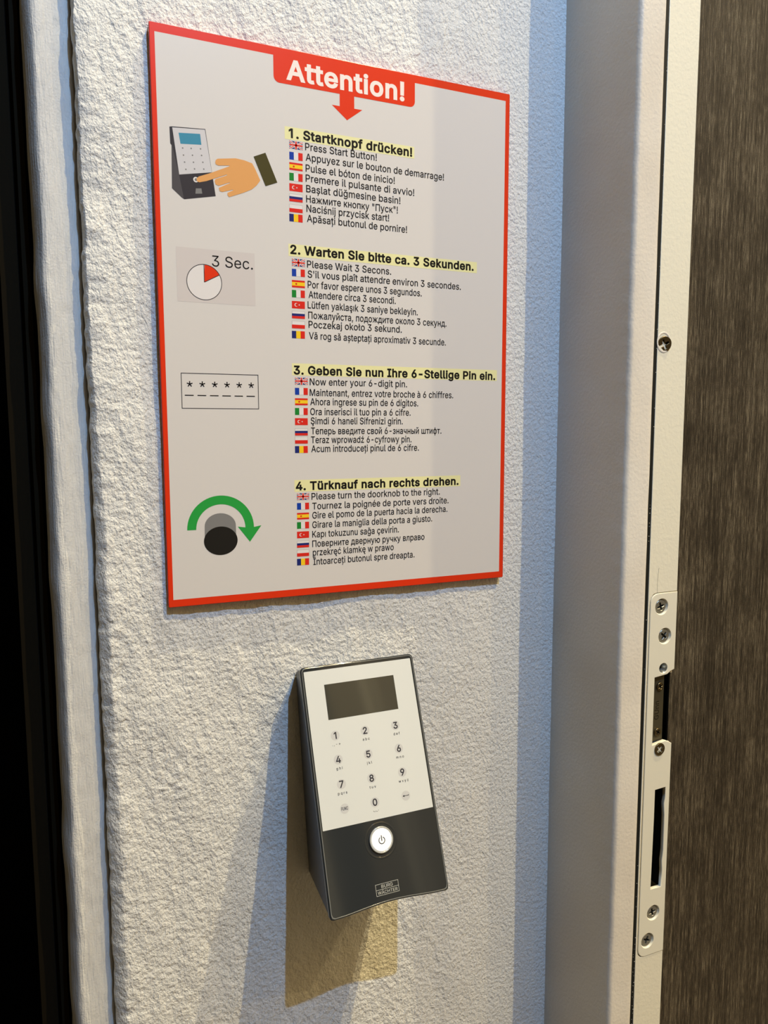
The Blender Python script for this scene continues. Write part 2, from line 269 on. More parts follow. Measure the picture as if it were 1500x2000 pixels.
# ---------------------------------------------------------------- letter outlines: advance, closed outlines in 1/500 em
GLYPHS = {
 ' ': (94, ""),
 '!': (98, "34,80 32,254 66,254 64,80;49,-2 40,-1 33,4 28,12 26,20 28,29 33,37 40,42 49,43 58,42 65,37 70,29 72,20 70,12 65,4 58,-1"),
 '"': (160, "39,159 35,254 68,254 64,159;96,159 93,254 125,254 122,159"),
 "'": (103, "39,159 35,254 68,254 64,159"),
 '+': (227, "99,17 99,182 128,182 128,17;31,86 31,113 195,113 195,86"),
 ',': (94, "19,-60 34,36 68,36 42,-60"),
 '-': (227, "168,122 168,94 57,94 57,122"),
 '.': (94, "48,-2 39,-1 31,4 26,12 25,20 26,29 31,37 39,42 48,43 56,42 64,37 69,29 71,20 69,12 64,4 56,-1"),
 '0': (227, "113,-3 87,0 65,12 47,31 34,57 27,89 24,127 27,165 35,197 48,223 65,242 87,254 113,258 139,254 161,242 179,223 192,197 200,165 203,127 200,89 192,57 179,31 162,12 140,0;113,25 131,28 145,37 157,52 165,72 170,97 172,127 170,157 165,182 157,203 145,218 131,227 113,230 96,227 82,218 70,203 62,182 56,157 55,127 56,97 62,72 70,52 82,37 96,28"),
 '1': (227, "38,0 38,27 195,27 195,0;138,254 138,0 106,0 106,224 105,224 43,179 43,213 99,254"),
 '2': (227, "32,0 32,24 117,114 141,141 155,163 160,186 159,198 154,209 146,218 137,224 112,230 98,228 86,224 77,216 69,207 65,195 64,181 33,181 35,202 43,221 55,237 72,248 91,255 112,258 134,255 153,248 169,237 181,223 188,205 191,186 185,159 168,129 133,90 76,30 76,28 195,28 195,0"),
 '3': (227, "109,-3 87,-1 66,5 49,15 35,29 26,46 22,66 55,66 57,54 63,44 72,35 83,30 109,25 138,30 149,37 157,46 163,58 165,72 163,86 158,98 150,109 137,117 121,122 101,124 78,124 78,150 144,224 144,226 35,226 35,254 186,254 186,230 106,139 106,144 132,144 154,138 172,127 185,111 194,93 196,72 194,51 185,33 172,18 154,6 133,-1"),
 '4': (227, "20,53 20,79 123,254 155,254 54,83 54,81 207,81 207,53;141,0 141,61 141,73 141,159 171,159 171,0"),
 '5': (227, "111,-3 89,-1 70,6 54,16 41,30 33,47 30,65 61,65 64,54 69,44 87,30 111,25 125,27 138,32 149,41 157,52 162,66 164,81 162,97 157,111 148,122 137,131 124,137 109,138 84,134 64,123 34,126 48,254 183,254 183,226 75,226 67,151 68,151 89,162 115,167 131,165 147,160 161,153 172,143 182,130 189,116 194,99 195,82 193,58 184,38 171,21 154,8 134,-1"),
 '6': (227, "113,-3 91,-1 71,7 55,20 42,37 34,58 32,81 34,100 40,119 69,170 126,254 161,254 75,131 73,131 83,144 98,153 117,157 139,155 158,147 173,136 185,120 192,101 194,79 192,56 184,36 171,20 155,7 135,-1;113,24 127,26 139,31 149,40 157,51 162,64 164,79 162,94 157,107 149,118 139,126 127,131 113,133 99,131 87,126 77,118 69,107 64,94 62,79 64,64 69,51 77,40 87,31 99,26"),
 '7': (227, "48,0 162,224 162,226 31,226 31,254 195,254 195,224 82,0"),
 '8': (227, "113,-3 89,-1 68,6 50,17 37,31 29,48 26,68 28,83 33,98 40,110 51,121 63,128 76,132 76,133 59,141 46,154 38,171 35,190 38,209 45,225 57,239 73,249 92,256 113,258 134,256 153,249 169,239 181,225 188,209 191,190 188,171 180,154 167,141 150,133 150,132 164,128 176,121 186,110 194,98 199,83 200,68 198,48 189,31 176,17 158,6 137,-1;113,25 129,26 142,30 153,37 161,46 167,57 168,69 167,83 161,94 153,104 141,111 128,116 113,118 98,116 85,111 73,104 65,94 59,83 58,69 59,57 64,46 73,37 84,30 97,26;113,145 137,150 146,157 154,165 158,176 160,188 158,200 154,210 147,218 138,225 113,230 89,225 79,218 72,210 68,200 66,188 68,176 72,165 79,157 89,150"),
 '9': (227, "113,258 135,255 155,247 171,234 184,217 192,197 194,173 192,155 186,135 158,84 100,0 65,0 151,124 154,124 144,111 128,101 109,97 87,100 69,107 53,119 41,134 34,154 32,176 34,198 42,218 55,235 71,247 91,255;113,230 99,228 87,223 77,215 69,204 64,191 63,176 64,161 69,148 77,137 87,129 99,123 113,122 127,123 139,129 149,137 157,147 162,160 164,175 162,190 157,204 150,215 139,223 127,228"),
 'A': (240, "8,0 101,254 138,254 231,0 198,0 144,151 132,186 116,239 123,239 106,185 95,151 43,0;55,71 55,99 185,99 185,71"),
 'B': (228, "30,0 30,254 121,254 145,252 164,245 180,235 190,221 197,205 199,187 198,172 193,160 178,143 157,133 157,131 170,129 182,123 192,114 201,102 207,86 209,68 207,50 200,33 189,20 172,9 151,2 123,0;62,29 122,29 148,31 165,40 175,53 178,68 176,81 171,92 163,102 153,109 140,114 124,115 62,115;62,143 119,143 144,148 154,155 162,163 166,174 168,186 165,202 156,214 141,223 120,226 62,226"),
 'C': (255, "134,-3 103,1 75,12 52,32 35,58 24,90 20,127 24,165 35,197 52,223 75,242 103,254 134,258 170,252 186,245 201,236 214,224 224,209 232,193 236,174 204,174 195,197 179,214 158,224 134,228 111,225 92,216 75,202 62,182 54,157 52,127 54,97 63,72 75,53 92,38 112,29 134,26 158,30 179,40 195,57 204,80 236,80 232,62 224,45 214,31 201,19 187,9 170,2 153,-2"),
 'E': (209, "30,0 30,254 186,254 186,226 62,226 62,143 178,143 178,114 62,114 62,29 188,29 188,0"),
 'F': (205, "30,0 30,254 185,254 185,226 62,226 62,139 173,139 173,111 62,111 62,0"),
 'G': (260, "134,-3 102,1 75,13 52,32 35,58 24,90 20,127 24,165 35,197 52,223 74,242 102,254 132,258 152,256 170,252 187,245 202,235 214,222 225,208 232,192 237,174 204,174 194,197 178,213 158,224 133,228 111,225 92,216 75,202 62,182 54,157 52,127 54,97 63,72 75,53 92,38 112,29 134,26 155,29 172,36 187,47 198,62 205,80 207,101 217,100 141,100 141,128 239,128 239,100 236,71 225,45 209,25 188,9 163,0"),
 'H': (258, "30,0 30,254 62,254 62,144 196,144 196,254 228,254 228,0 196,0 196,116 62,116 62,0"),
 'I': (150, "16,0 16,29 59,29 59,226 16,226 16,254 135,254 135,226 91,226 91,29 135,29 135,0"),
 'K': (233, "52,73 52,108 70,131 87,152 106,172 182,254 224,254 116,138 114,138;30,0 30,254 62,254 62,167 62,112 62,97 62,0;186,0 94,130 114,155 224,0"),
 'L': (196, "30,0 30,254 62,254 62,29 181,29 181,0"),
 'M': (314, "30,0 30,254 76,254 139,94 144,79 150,61 156,42 161,24 154,24 159,41 165,61 171,79 176,94 238,254 284,254 284,0 252,0 252,145 252,163 253,184 253,207 253,229 256,229 249,205 241,181 234,161 228,145 171,0 143,0 85,145 80,160 72,181 65,204 56,229 59,229 60,208 60,186 61,164 61,145 61,0"),
 'N': (262, "30,0 30,254 68,254 172,91 181,75 194,53 207,27 202,27 200,54 200,79 199,97 199,254 232,254 232,0 193,0 101,145 89,165 74,191 54,226 60,227 61,192 62,164 62,145 62,0"),
 'O': (267, "133,-3 103,1 75,12 52,32 35,58 24,90 20,127 24,165 35,197 52,223 75,242 103,254 133,258 164,254 192,242 215,223 232,197 243,165 247,127 243,90 232,58 215,32 192,12 164,1;133,26 155,29 175,38 191,52 204,72 212,97 215,127 212,157 204,182 191,202 175,216 155,225 133,228 112,225 92,216 75,202 63,182 54,157 52,127 54,97 63,72 75,52 92,38 112,29"),
 'P': (222, "30,0 30,254 118,254 144,252 166,244 183,231 195,215 202,195 204,174 202,152 195,133 183,116 166,104 144,96 118,93 55,93 55,121 116,121 134,123 149,128 159,136 167,147 171,160 172,174 171,188 167,201 159,211 148,219 134,224 116,226 62,226 62,0"),
 'R': (224, "30,0 30,254 118,254 145,252 167,244 183,232 195,217 202,198 205,176 202,154 195,136 183,120 166,109 145,101 118,99 48,99 48,128 117,128 135,129 149,133 160,141 167,150 171,162 173,176 171,190 167,202 159,212 149,220 134,224 116,226 62,226 62,0;177,0 115,115 151,115 214,0"),
 'S': (223, "112,-4 86,-2 64,5 46,15 32,30 23,48 19,68 52,68 55,55 62,44 71,35 83,29 112,25 128,26 143,30 155,37 165,46 171,57 173,70 171,81 166,89 148,102 122,111 92,120 64,130 43,145 30,163 26,186 29,206 37,224 51,238 69,249 90,256 114,258 137,256 158,249 175,238 189,224 197,208 200,189 169,189 163,206 151,219 134,227 112,229 97,228 84,224 73,218 64,209 59,199 58,188 60,176 65,167 85,154 106,147 132,140 156,132 179,119 197,99 202,85 204,69 201,50 193,32 180,17 162,5 139,-2"),
 'T': (224, "16,226 16,254 208,254 208,226 128,226 128,0 96,0 96,226"),
 'U': (259, "129,-4 101,-1 77,8 57,22 42,40 33,62 30,87 30,254 62,254 62,89 64,72 70,57 80,44 94,34 110,28 129,26 149,28 165,34 179,44 188,57 194,72 196,89 196,254 229,254 229,87 226,62 216,40 201,22 182,8 157,-1"),
 'V': (240, "102,0 8,254 42,254 96,103 108,69 124,15 117,15 133,69 145,103 197,254 231,254 139,0"),
 'W': (343, "78,0 8,254 41,254 82,98 88,73 93,47 98,20 95,20 100,47 106,73 112,98 153,254 190,254 231,98 237,73 243,47 249,20 244,20 249,47 255,73 261,98 302,254 335,254 265,0 228,0 184,161 176,196 168,237 175,237 167,197 159,161 115,0"),
 'a': (195, "80,-4 63,-3 47,2 34,11 24,22 17,37 15,54 17,69 22,80 29,90 39,97 63,105 89,110 117,113 133,117 136,121 138,127 138,128 133,148 120,161 98,165 75,161 59,150 50,137 20,146 29,161 39,173 52,182 66,188 97,192 119,190 143,180 153,172 161,160 167,145 168,126 168,0 138,0 138,26 136,26 126,12 108,1;85,23 101,24 114,29 124,37 132,47 136,57 138,69 138,95 130,91 116,88 100,86 88,84 67,79 52,70 47,62 46,52 51,36 65,26"),
 'b': (212, "115,-4 99,-3 86,2 69,16 59,29 56,29 56,0 26,0 26,254 57,254 57,160 59,160 69,173 86,186 98,191 115,192 137,189 156,180 173,166 185,146 193,122 195,94 193,66 185,42 173,23 157,8 137,-1;110,23 126,26 140,33 150,44 158,58 163,75 164,95 163,114 158,131 150,145 140,156 126,163 110,165 94,163 81,156 70,145 62,131 58,114 56,95 58,75 63,58 70,43 81,32 94,26"),
 'c': (198, "104,-4 79,-1 58,8 41,23 28,43 20,66 17,94 20,122 28,146 41,165 58,180 79,189 104,192 130,189 153,178 170,161 181,138 151,131 145,145 135,155 121,162 104,165 86,162 73,155 62,144 54,129 50,112 48,94 50,75 54,59 62,44 73,33 86,26 104,23 121,26 135,33 146,44 152,59 181,51 171,28 153,11 130,0"),
 'd': (212, "98,-4 75,-1 56,8 40,23 27,42 20,66 17,94 20,122 27,146 40,166 56,180 75,189 98,192 114,191 126,186 144,173 153,160 155,160 155,254 186,254 186,0 156,0 156,29 153,29 143,16 126,2 114,-3;102,23 118,26 132,32 142,43 150,58 154,75 156,95 154,114 150,131 142,145 132,156 118,163 102,165 86,163 72,156 62,145 54,131 50,114 48,95 50,75 54,58 62,44 73,33 86,26"),
 'e': (202, "106,-4 80,-1 58,8 41,23 28,42 20,66 17,93 20,121 28,145 40,165 58,180 78,189 103,192 133,187 147,180 160,170 170,157 179,141 184,121 186,97 186,85 37,85 37,110 169,110 155,101 153,119 149,134 141,147 131,157 118,163 103,165 87,163 73,157 62,147 54,135 50,121 48,105 48,89 50,69 55,53 64,40 76,31 90,25 106,23 127,26 143,36 153,53 182,45 177,32 168,20 156,10 141,2 125,-3"),
 'f': (127, "114,190 114,164 3,164 3,190;40,0 40,216 42,231 48,243 57,252 68,259 94,265 111,263 121,260 114,234 107,236 97,237 85,235 77,230 72,221 71,209 71,0"),
 'g': (213, "103,-75 84,-74 67,-70 41,-55 25,-35 51,-20 61,-33 77,-44 103,-49 124,-46 141,-38 152,-23 156,-3 156,34 153,34 143,21 126,8 114,4 97,2 76,5 56,13 40,27 28,45 20,68 17,96 20,123 27,147 40,166 56,180 76,189 98,192 114,191 127,186 144,173 154,159 157,159 157,190 186,190 186,-4 183,-27 175,-45 162,-59 145,-68 125,-73;102,30 118,32 132,38 142,47 150,61 155,77 156,96 155,115 150,132 142,146 132,156 119,163 102,165 86,163 73,156 62,145 54,131 50,115 48,96 50,78 54,61 62,48 73,38 86,32"),
 'h': (205, "57,113 57,0 26,0 26,254 57,254 57,144 51,144 62,166 76,181 94,189 114,192 132,190 148,184 161,174 170,160 177,142 179,120 179,0 148,0 148,118 145,137 136,152 123,161 105,165 92,163 80,159 71,151 63,141 58,129"),
 'i': (83, "26,0 26,190 57,190 57,0;42,221 34,223 27,227 22,234 21,242 22,249 27,256 34,260 42,262 50,260 57,256 62,249 63,242 62,234 57,227 50,223"),
 'j': (83, "26,190 57,190 57,-15 55,-31 51,-45 43,-56 32,-65 19,-70 2,-71 -5,-71 -5,-43 1,-43 12,-42 20,-36 25,-27 26,-15;42,221 34,223 27,227 22,234 20,242 22,249 27,256 34,260 42,262 50,260 57,256 61,249 63,242 61,234 57,227 50,223"),
 'k': (190, "55,68 55,106 60,106 142,190 180,190 92,100 89,100;26,0 26,254 57,254 57,0;147,0 74,93 96,114 186,0"),
 'l': (95, "70,-1 50,2 37,10 29,24 26,42 26,254 57,254 57,49 60,31 65,27 73,26 80,26 85,27 90,1 81,0"),
 'm': (305, "26,0 26,190 56,190 56,148 54,148 59,162 66,173 86,188 110,193 129,190 144,180 154,166 160,147 156,147 161,160 169,172 190,187 218,193 234,191 249,186 261,177 270,164 276,148 278,128 278,0 248,0 248,127 245,145 236,156 224,163 209,165 197,164 187,160 173,145 168,124 168,0 137,0 137,130 134,144 126,156 115,163 100,165 79,160 70,154 63,145 58,133 57,119 57,0"),
 'n': (205, "57,113 57,0 26,0 26,190 56,190 56,144 51,144 62,166 76,181 94,189 114,192 132,190 147,184 160,174 170,160 176,142 179,120 179,0 148,0 148,118 145,137 136,152 123,161 105,165 92,163 80,159 71,151 63,141 58,129"),
 'o': (208, "104,-4 79,-1 58,8 41,23 28,43 20,66 17,94 20,122 28,146 41,165 58,180 79,189 104,192 128,189 149,180 167,165 180,146 188,122 191,94 188,66 180,43 167,23 149,8 128,-1;104,23 121,26 135,33 146,44 154,59 158,75 160,94 158,112 154,129 146,144 135,155 121,162 104,165 86,162 73,155 62,144 54,129 50,112 48,94 50,75 54,59 62,44 73,33 86,26"),
 'p': (212, "26,-71 26,190 56,190 56,160 59,160 69,173 86,186 98,191 115,192 137,189 156,180 173,166 185,146 193,122 195,94 193,66 185,42 173,23 157,8 137,-1 115,-4 99,-3 86,2 69,16 59,29 57,29 57,-71;110,23 126,26 140,33 150,44 158,58 163,75 164,95 163,114 158,131 150,145 140,156 126,163 110,165 94,163 81,156 70,145 62,131 58,114 56,95 58,75 63,58 70,43 81,32 94,26"),
 'q': (212, "186,-71 155,-71 155,29 153,29 143,16 126,2 114,-3 98,-4 75,-1 56,8 40,23 27,42 20,66 17,94 20,122 27,146 40,166 56,180 75,189 98,192 114,191 126,186 144,173 153,160 156,160 156,190 186,190;102,23 118,26 132,32 142,43 150,58 154,75 156,95 154,114 150,131 142,145 132,156 118,163 102,165 86,163 72,156 62,145 54,131 50,114 48,95 50,75 54,58 62,44 73,33 86,26"),
 'r': (130, "26,0 26,190 56,190 56,160 58,160 65,173 76,184 90,190 107,192 115,192 122,192 122,161 115,162 103,163 91,161 80,157 70,151 63,142 58,131 57,118 57,0"),
 's': (182, "91,-4 72,-3 56,2 42,9 31,19 23,32 18,47 47,53 53,40 62,30 75,25 91,23 108,25 122,31 131,40 134,51 132,60 127,68 118,74 106,78 75,85 52,93 36,104 27,119 23,137 26,152 33,166 43,177 58,185 74,190 94,192 112,191 127,186 140,179 149,170 162,145 134,139 129,149 121,158 110,164 94,166 78,164 65,158 57,150 54,139 56,129 62,122 86,111 115,105 137,97 153,86 162,71 166,53 163,37 156,24 145,12 130,3 112,-2"),
 't': (114, "102,190 102,164 3,164 3,190;32,236 63,236 63,49 64,38 68,31 75,26 85,25 93,26 101,27 107,1 96,-1 84,-2 62,1 46,11 36,26 32,46"),
 'u': (205, "91,-3 73,-1 57,5 44,15 35,29 28,47 26,69 26,190 57,190 57,72 60,52 68,37 82,28 100,25 113,27 125,31 134,38 142,48 146,61 148,76 148,190 179,190 179,0 149,0 149,46 154,46 143,23 129,8 111,0"),
 'v': (195, "81,0 9,190 42,190 83,78 93,43 103,10 92,10 101,43 112,78 152,190 186,190 113,0"),
 'w': (284, "69,0 11,190 44,190 67,107 77,68 88,21 82,21 93,67 103,107 126,190 158,190 181,107 191,68 201,21 196,21 206,68 217,107 240,190 272,190 215,0 184,0 159,86 152,112 145,140 138,169 145,169 138,140 131,112 124,86 99,0"),
 'x': (189, "10,0 86,109 86,86 14,190 50,190 74,153 90,127 104,103 88,103 101,127 117,153 141,190 176,190 104,84 104,107 179,0 143,0 115,43 100,68 86,91 102,91 89,68 74,43 46,0"),
 'y': (195, "24,-69 31,-43 36,-44 52,-44 65,-37 75,-18 81,-1 9,190 42,190 83,78 93,43 103,10 92,10 101,43 112,78 153,190 186,190 102,-29 88,-54 70,-68 46,-73 32,-72"),
 'z': (190, "21,0 21,23 127,160 127,161 24,161 24,190 166,190 166,165 63,30 63,28 169,28 169,0"),
 'Ä': (240, "8,0 101,254 138,254 231,0 198,0 144,151 132,186 116,239 123,239 106,185 95,151 43,0;55,71 55,99 185,99 185,71;156,286 148,288 142,292 137,299 136,306 137,314 142,321 148,325 156,326 164,325 170,321 175,314 176,306 175,299 170,292 164,288;84,286 76,288 70,292 65,299 64,306 65,314 70,321 76,325 84,326 92,325 98,321 103,314 104,306 103,299 98,292 92,288"),
 'Î': (150, "16,0 16,29 59,29 59,226 16,226 16,254 135,254 135,226 91,226 91,29 135,29 135,0;51,282 20,282 20,284 61,329 90,329 130,284 130,282 99,282 75,312"),
 'à': (195, "80,-4 63,-3 47,2 34,11 24,22 17,37 15,54 17,69 22,80 29,90 39,97 63,105 89,110 117,113 133,117 136,121 138,127 138,128 133,148 120,161 98,165 75,161 59,150 50,137 20,146 29,161 39,173 52,182 66,188 97,192 119,190 143,180 153,172 161,160 167,145 168,126 168,0 138,0 138,26 136,26 126,12 108,1;85,23 101,24 114,29 124,37 132,47 136,57 138,69 138,95 130,91 116,88 100,86 88,84 67,79 52,70 47,62 46,52 51,36 65,26;83,214 50,265 84,265 108,214"),
 'ç': (198, "104,-4 79,-1 58,8 41,23 28,43 20,66 17,94 20,122 28,146 41,165 58,180 79,189 104,192 130,189 153,178 170,161 181,138 151,131 145,145 135,155 121,162 104,165 86,162 73,155 62,144 54,129 50,112 48,94 50,75 54,59 62,44 73,33 86,26 104,23 121,26 135,33 146,44 152,59 181,51 171,28 153,11 130,0;85,-71 85,-53 105,-53 118,-51 122,-42 118,-34 105,-31 91,-31 96,8 112,8 112,0 112,-15 127,-17 137,-22 142,-30 144,-42 142,-55 135,-64 123,-70 105,-71"),
 'é': (202, "106,-4 80,-1 58,8 41,23 28,42 20,66 17,93 20,121 28,145 40,165 58,180 78,189 103,192 133,187 147,180 160,170 170,157 179,141 184,121 186,97 186,85 37,85 37,110 169,110 155,101 153,119 149,134 141,147 131,157 118,163 103,165 87,163 73,157 62,147 54,135 50,121 48,105 48,89 50,69 55,53 64,40 76,31 90,25 106,23 127,26 143,36 153,53 182,45 177,32 168,20 156,10 141,2 125,-3;88,214 112,265 146,265 114,214"),
 'í': (83, "26,0 26,190 57,190 57,0;28,214 52,265 86,265 53,214"),
 'î': (83, "26,0 26,190 57,190 57,0;17,218 -13,218 -13,219 27,265 56,265 96,219 96,218 66,218 42,248"),
 'ó': (208, "104,-4 79,-1 58,8 41,23 28,43 20,66 17,94 20,122 28,146 41,165 58,180 79,189 104,192 128,189 149,180 167,165 180,146 188,122 191,94 188,66 180,43 167,23 149,8 128,-1;104,23 121,26 135,33 146,44 154,59 158,75 160,94 158,112 154,129 146,144 135,155 121,162 104,165 86,162 73,155 62,144 54,129 50,112 48,94 50,75 54,59 62,44 73,33 86,26;90,214 114,265 148,265 115,214"),
 'ü': (205, "91,-3 73,-1 57,5 44,15 35,29 28,47 26,69 26,190 57,190 57,72 60,52 68,37 82,28 100,25 113,27 125,31 134,38 142,48 146,61 148,76 148,190 179,190 179,0 149,0 149,46 154,46 143,23 129,8 111,0;138,221 131,223 124,227 120,234 118,242 120,249 124,256 131,260 138,262 146,260 153,256 157,249 159,242 157,234 153,227 146,223;67,221 59,223 52,227 48,234 46,242 48,249 52,256 59,260 67,262 74,260 81,256 85,249 87,242 85,234 81,227 74,223"),
 'ă': (195, "80,-4 63,-3 47,2 34,11 24,22 17,37 15,54 17,69 22,80 29,90 39,97 63,105 89,110 117,113 133,117 136,121 138,127 138,128 133,148 120,161 98,165 75,161 59,150 50,137 20,146 29,161 39,173 52,182 66,188 97,192 119,190 143,180 153,172 161,160 167,145 168,126 168,0 138,0 138,26 136,26 126,12 108,1;85,23 101,24 114,29 124,37 132,47 136,57 138,69 138,95 130,91 116,88 100,86 88,84 67,79 52,70 47,62 46,52 51,36 65,26;95,216 81,218 70,223 60,230 52,240 47,252 45,265 68,265 69,254 75,246 84,240 95,238 105,240 114,246 120,254 122,265 144,265 142,252 138,240 130,231 120,223 108,218"),
 'ć': (198, "104,-4 79,-1 58,8 41,23 28,43 20,66 17,94 20,122 28,146 41,165 58,180 79,189 104,192 130,189 153,178 170,161 181,138 151,131 145,145 135,155 121,162 104,165 86,162 73,155 62,144 54,129 50,112 48,94 50,75 54,59 62,44 73,33 86,26 104,23 121,26 135,33 146,44 152,59 181,51 171,28 153,11 130,0;90,214 114,265 148,265 115,214"),
 'ę': (202, "106,-4 80,-1 58,8 41,23 28,42 20,66 17,93 20,121 28,145 40,165 58,180 78,189 103,192 133,187 147,180 160,170 170,157 179,141 184,121 186,97 186,85 37,85 37,110 169,110 155,101 153,119 149,134 141,147 131,157 118,163 103,165 87,163 73,157 62,147 54,135 50,121 48,105 48,89 50,69 55,53 64,40 76,31 90,25 106,23 127,26 143,36 153,53 182,45 177,32 168,20 156,10 141,2 125,-3;150,-74 134,-72 121,-66 113,-55 110,-41 112,-29 117,-17 125,-4 134,9 182,45 171,19 157,-2 145,-20 140,-35 144,-45 155,-48 163,-47 170,-44 179,-67 167,-72"),
 'ğ': (213, "103,-75 84,-74 67,-70 41,-55 25,-35 51,-20 61,-33 77,-44 103,-49 124,-46 141,-38 152,-23 156,-3 156,34 153,34 143,21 126,8 114,4 97,2 76,5 56,13 40,27 28,45 20,68 17,96 20,123 27,147 40,166 56,180 76,189 98,192 114,191 127,186 144,173 154,159 157,159 157,190 186,190 186,-4 183,-27 175,-45 162,-59 145,-68 125,-73;102,30 118,32 132,38 142,47 150,61 155,77 156,96 155,115 150,132 142,146 132,156 119,163 102,165 86,163 73,156 62,145 54,131 50,115 48,96 50,78 54,61 62,48 73,38 86,32;102,216 89,218 77,223 67,230 60,240 55,252 53,265 75,265 77,254 83,246 92,240 102,238 113,240 122,246 127,254 129,265 152,265 150,252 145,240 137,231 127,223 116,218"),
 'ı': (83, "26,0 26,190 57,190 57,0"),
 'ł': (103, "75,-1 56,2 43,10 35,24 32,42 32,254 62,254 62,49 66,31 71,27 79,26 86,26 90,27 96,1 86,0;3,113 3,140 91,191 91,164"),
 'ś': (182, "91,-4 72,-3 56,2 42,9 31,19 23,32 18,47 47,53 53,40 62,30 75,25 91,23 108,25 122,31 131,40 134,51 132,60 127,68 118,74 106,78 75,85 52,93 36,104 27,119 23,137 26,152 33,166 43,177 58,185 74,190 94,192 112,191 127,186 140,179 149,170 162,145 134,139 129,149 121,158 110,164 94,166 78,164 65,158 57,150 54,139 56,129 62,122 86,111 115,105 137,97 153,86 162,71 166,53 163,37 156,24 145,12 130,3 112,-2;80,214 104,265 138,265 105,214"),
 'Ş': (223, "112,-4 86,-2 64,5 46,15 32,30 23,48 19,68 52,68 55,55 62,44 71,35 83,29 112,25 128,26 143,30 155,37 165,46 171,57 173,70 171,81 166,89 148,102 122,111 92,120 64,130 43,145 30,163 26,186 29,206 37,224 51,238 69,249 90,256 114,258 137,256 158,249 175,238 189,224 197,208 200,189 169,189 163,206 151,219 134,227 112,229 97,228 84,224 73,218 64,209 59,199 58,188 60,176 65,167 85,154 106,147 132,140 156,132 179,119 197,99 202,85 204,69 201,50 193,32 180,17 162,5 139,-2;93,-71 93,-53 113,-53 126,-51 130,-42 126,-34 113,-31 99,-31 104,8 120,8 120,0 120,-15 135,-17 145,-22 151,-30 153,-42 150,-55 143,-64 131,-70 113,-71"),
 'ş': (182, "91,-4 72,-3 56,2 42,9 31,19 23,32 18,47 47,53 53,40 62,30 75,25 91,23 108,25 122,31 131,40 134,51 132,60 127,68 118,74 106,78 75,85 52,93 36,104 27,119 23,137 26,152 33,166 43,177 58,185 74,190 94,192 112,191 127,186 140,179 149,170 162,145 134,139 129,149 121,158 110,164 94,166 78,164 65,158 57,150 54,139 56,129 62,122 86,111 115,105 137,97 153,86 162,71 166,53 163,37 156,24 145,12 130,3 112,-2;74,-71 74,-53 94,-53 107,-51 111,-42 107,-34 94,-31 80,-31 85,8 101,8 101,0 101,-15 116,-17 126,-22 132,-30 133,-42 131,-55 124,-64 112,-70 94,-71"),
 'ź': (190, "21,0 21,23 127,160 127,161 24,161 24,190 166,190 166,165 63,30 63,28 169,28 169,0;80,214 104,265 138,265 105,214"),
 'ș': (182, "91,-4 72,-3 56,2 42,9 31,19 23,32 18,47 47,53 53,40 62,30 75,25 91,23 108,25 122,31 131,40 134,51 132,60 127,68 118,74 106,78 75,85 52,93 36,104 27,119 23,137 26,152 33,166 43,177 58,185 74,190 94,192 112,191 127,186 140,179 149,170 162,145 134,139 129,149 121,158 110,164 94,166 78,164 65,158 57,150 54,139 56,129 62,122 86,111 115,105 137,97 153,86 162,71 166,53 163,37 156,24 145,12 130,3 112,-2;63,-84 77,-20 108,-20 87,-84"),
 'ț': (114, "102,190 102,164 3,164 3,190;32,236 63,236 63,49 64,38 68,31 75,26 85,25 93,26 101,27 107,1 96,-1 84,-2 62,1 46,11 36,26 32,46;35,-84 48,-20 80,-20 58,-84"),
 'ţ': (114, "102,190 102,164 3,164 3,190;32,236 63,236 63,49 64,38 68,31 75,26 85,25 93,26 101,27 107,1 96,-1 84,-2 62,1 46,11 36,26 32,46;54,-71 54,-53 74,-53 87,-51 91,-42 87,-34 74,-31 60,-31 65,8 81,8 81,0 81,-15 96,-17 106,-22 112,-30 114,-42 111,-55 104,-64 92,-70 74,-71"),
 'Н': (258, "30,0 30,254 62,254 62,144 196,144 196,254 228,254 228,0 196,0 196,116 62,116 62,0"),
 'П': (258, "228,254 228,0 196,0 196,226 62,226 62,0 30,0 30,254"),
 'Т': (224, "16,226 16,254 208,254 208,226 128,226 128,0 96,0 96,226"),
 'а': (195, "80,-4 63,-3 47,2 34,11 24,22 17,37 15,54 17,69 22,80 29,90 39,97 63,105 89,110 117,113 133,117 136,121 138,127 138,128 133,148 120,161 98,165 75,161 59,150 50,137 20,146 29,161 39,173 52,182 66,188 97,192 119,190 143,180 153,172 161,160 167,145 168,126 168,0 138,0 138,26 136,26 126,12 108,1;85,23 101,24 114,29 124,37 132,47 136,57 138,69 138,95 130,91 116,88 100,86 88,84 67,79 52,70 47,62 46,52 51,36 65,26"),
 'в': (196, "26,0 26,190 104,190 132,186 153,176 167,160 172,139 169,124 162,113 150,105 135,100 156,92 173,76 177,65 179,51 177,37 171,25 162,15 150,7 134,2 116,0;55,28 116,28 129,30 139,35 146,43 148,54 146,67 139,76 129,82 116,84 55,84;55,110 104,110 120,112 131,117 139,126 141,137 139,147 131,155 120,160 104,162 55,162"),
 'д': (214, "6,-55 6,28 22,28 32,41 40,58 45,82 49,115 55,190 178,190 178,28 207,28 207,-55 177,-55 177,0 37,0 37,-55;57,28 148,28 148,161 83,161 79,115 71,63 65,44"),
 'е': (202, "106,-4 80,-1 58,8 41,23 28,42 20,66 17,93 20,121 28,145 40,165 58,180 78,189 103,192 133,187 147,180 160,170 170,157 179,141 184,121 186,97 186,85 37,85 37,110 169,110 155,101 153,119 149,134 141,147 131,157 118,163 103,165 87,163 73,157 62,147 54,135 50,121 48,105 48,89 50,69 55,53 64,40 76,31 90,25 106,23 127,26 143,36 153,53 182,45 177,32 168,20 156,10 141,2 125,-3"),
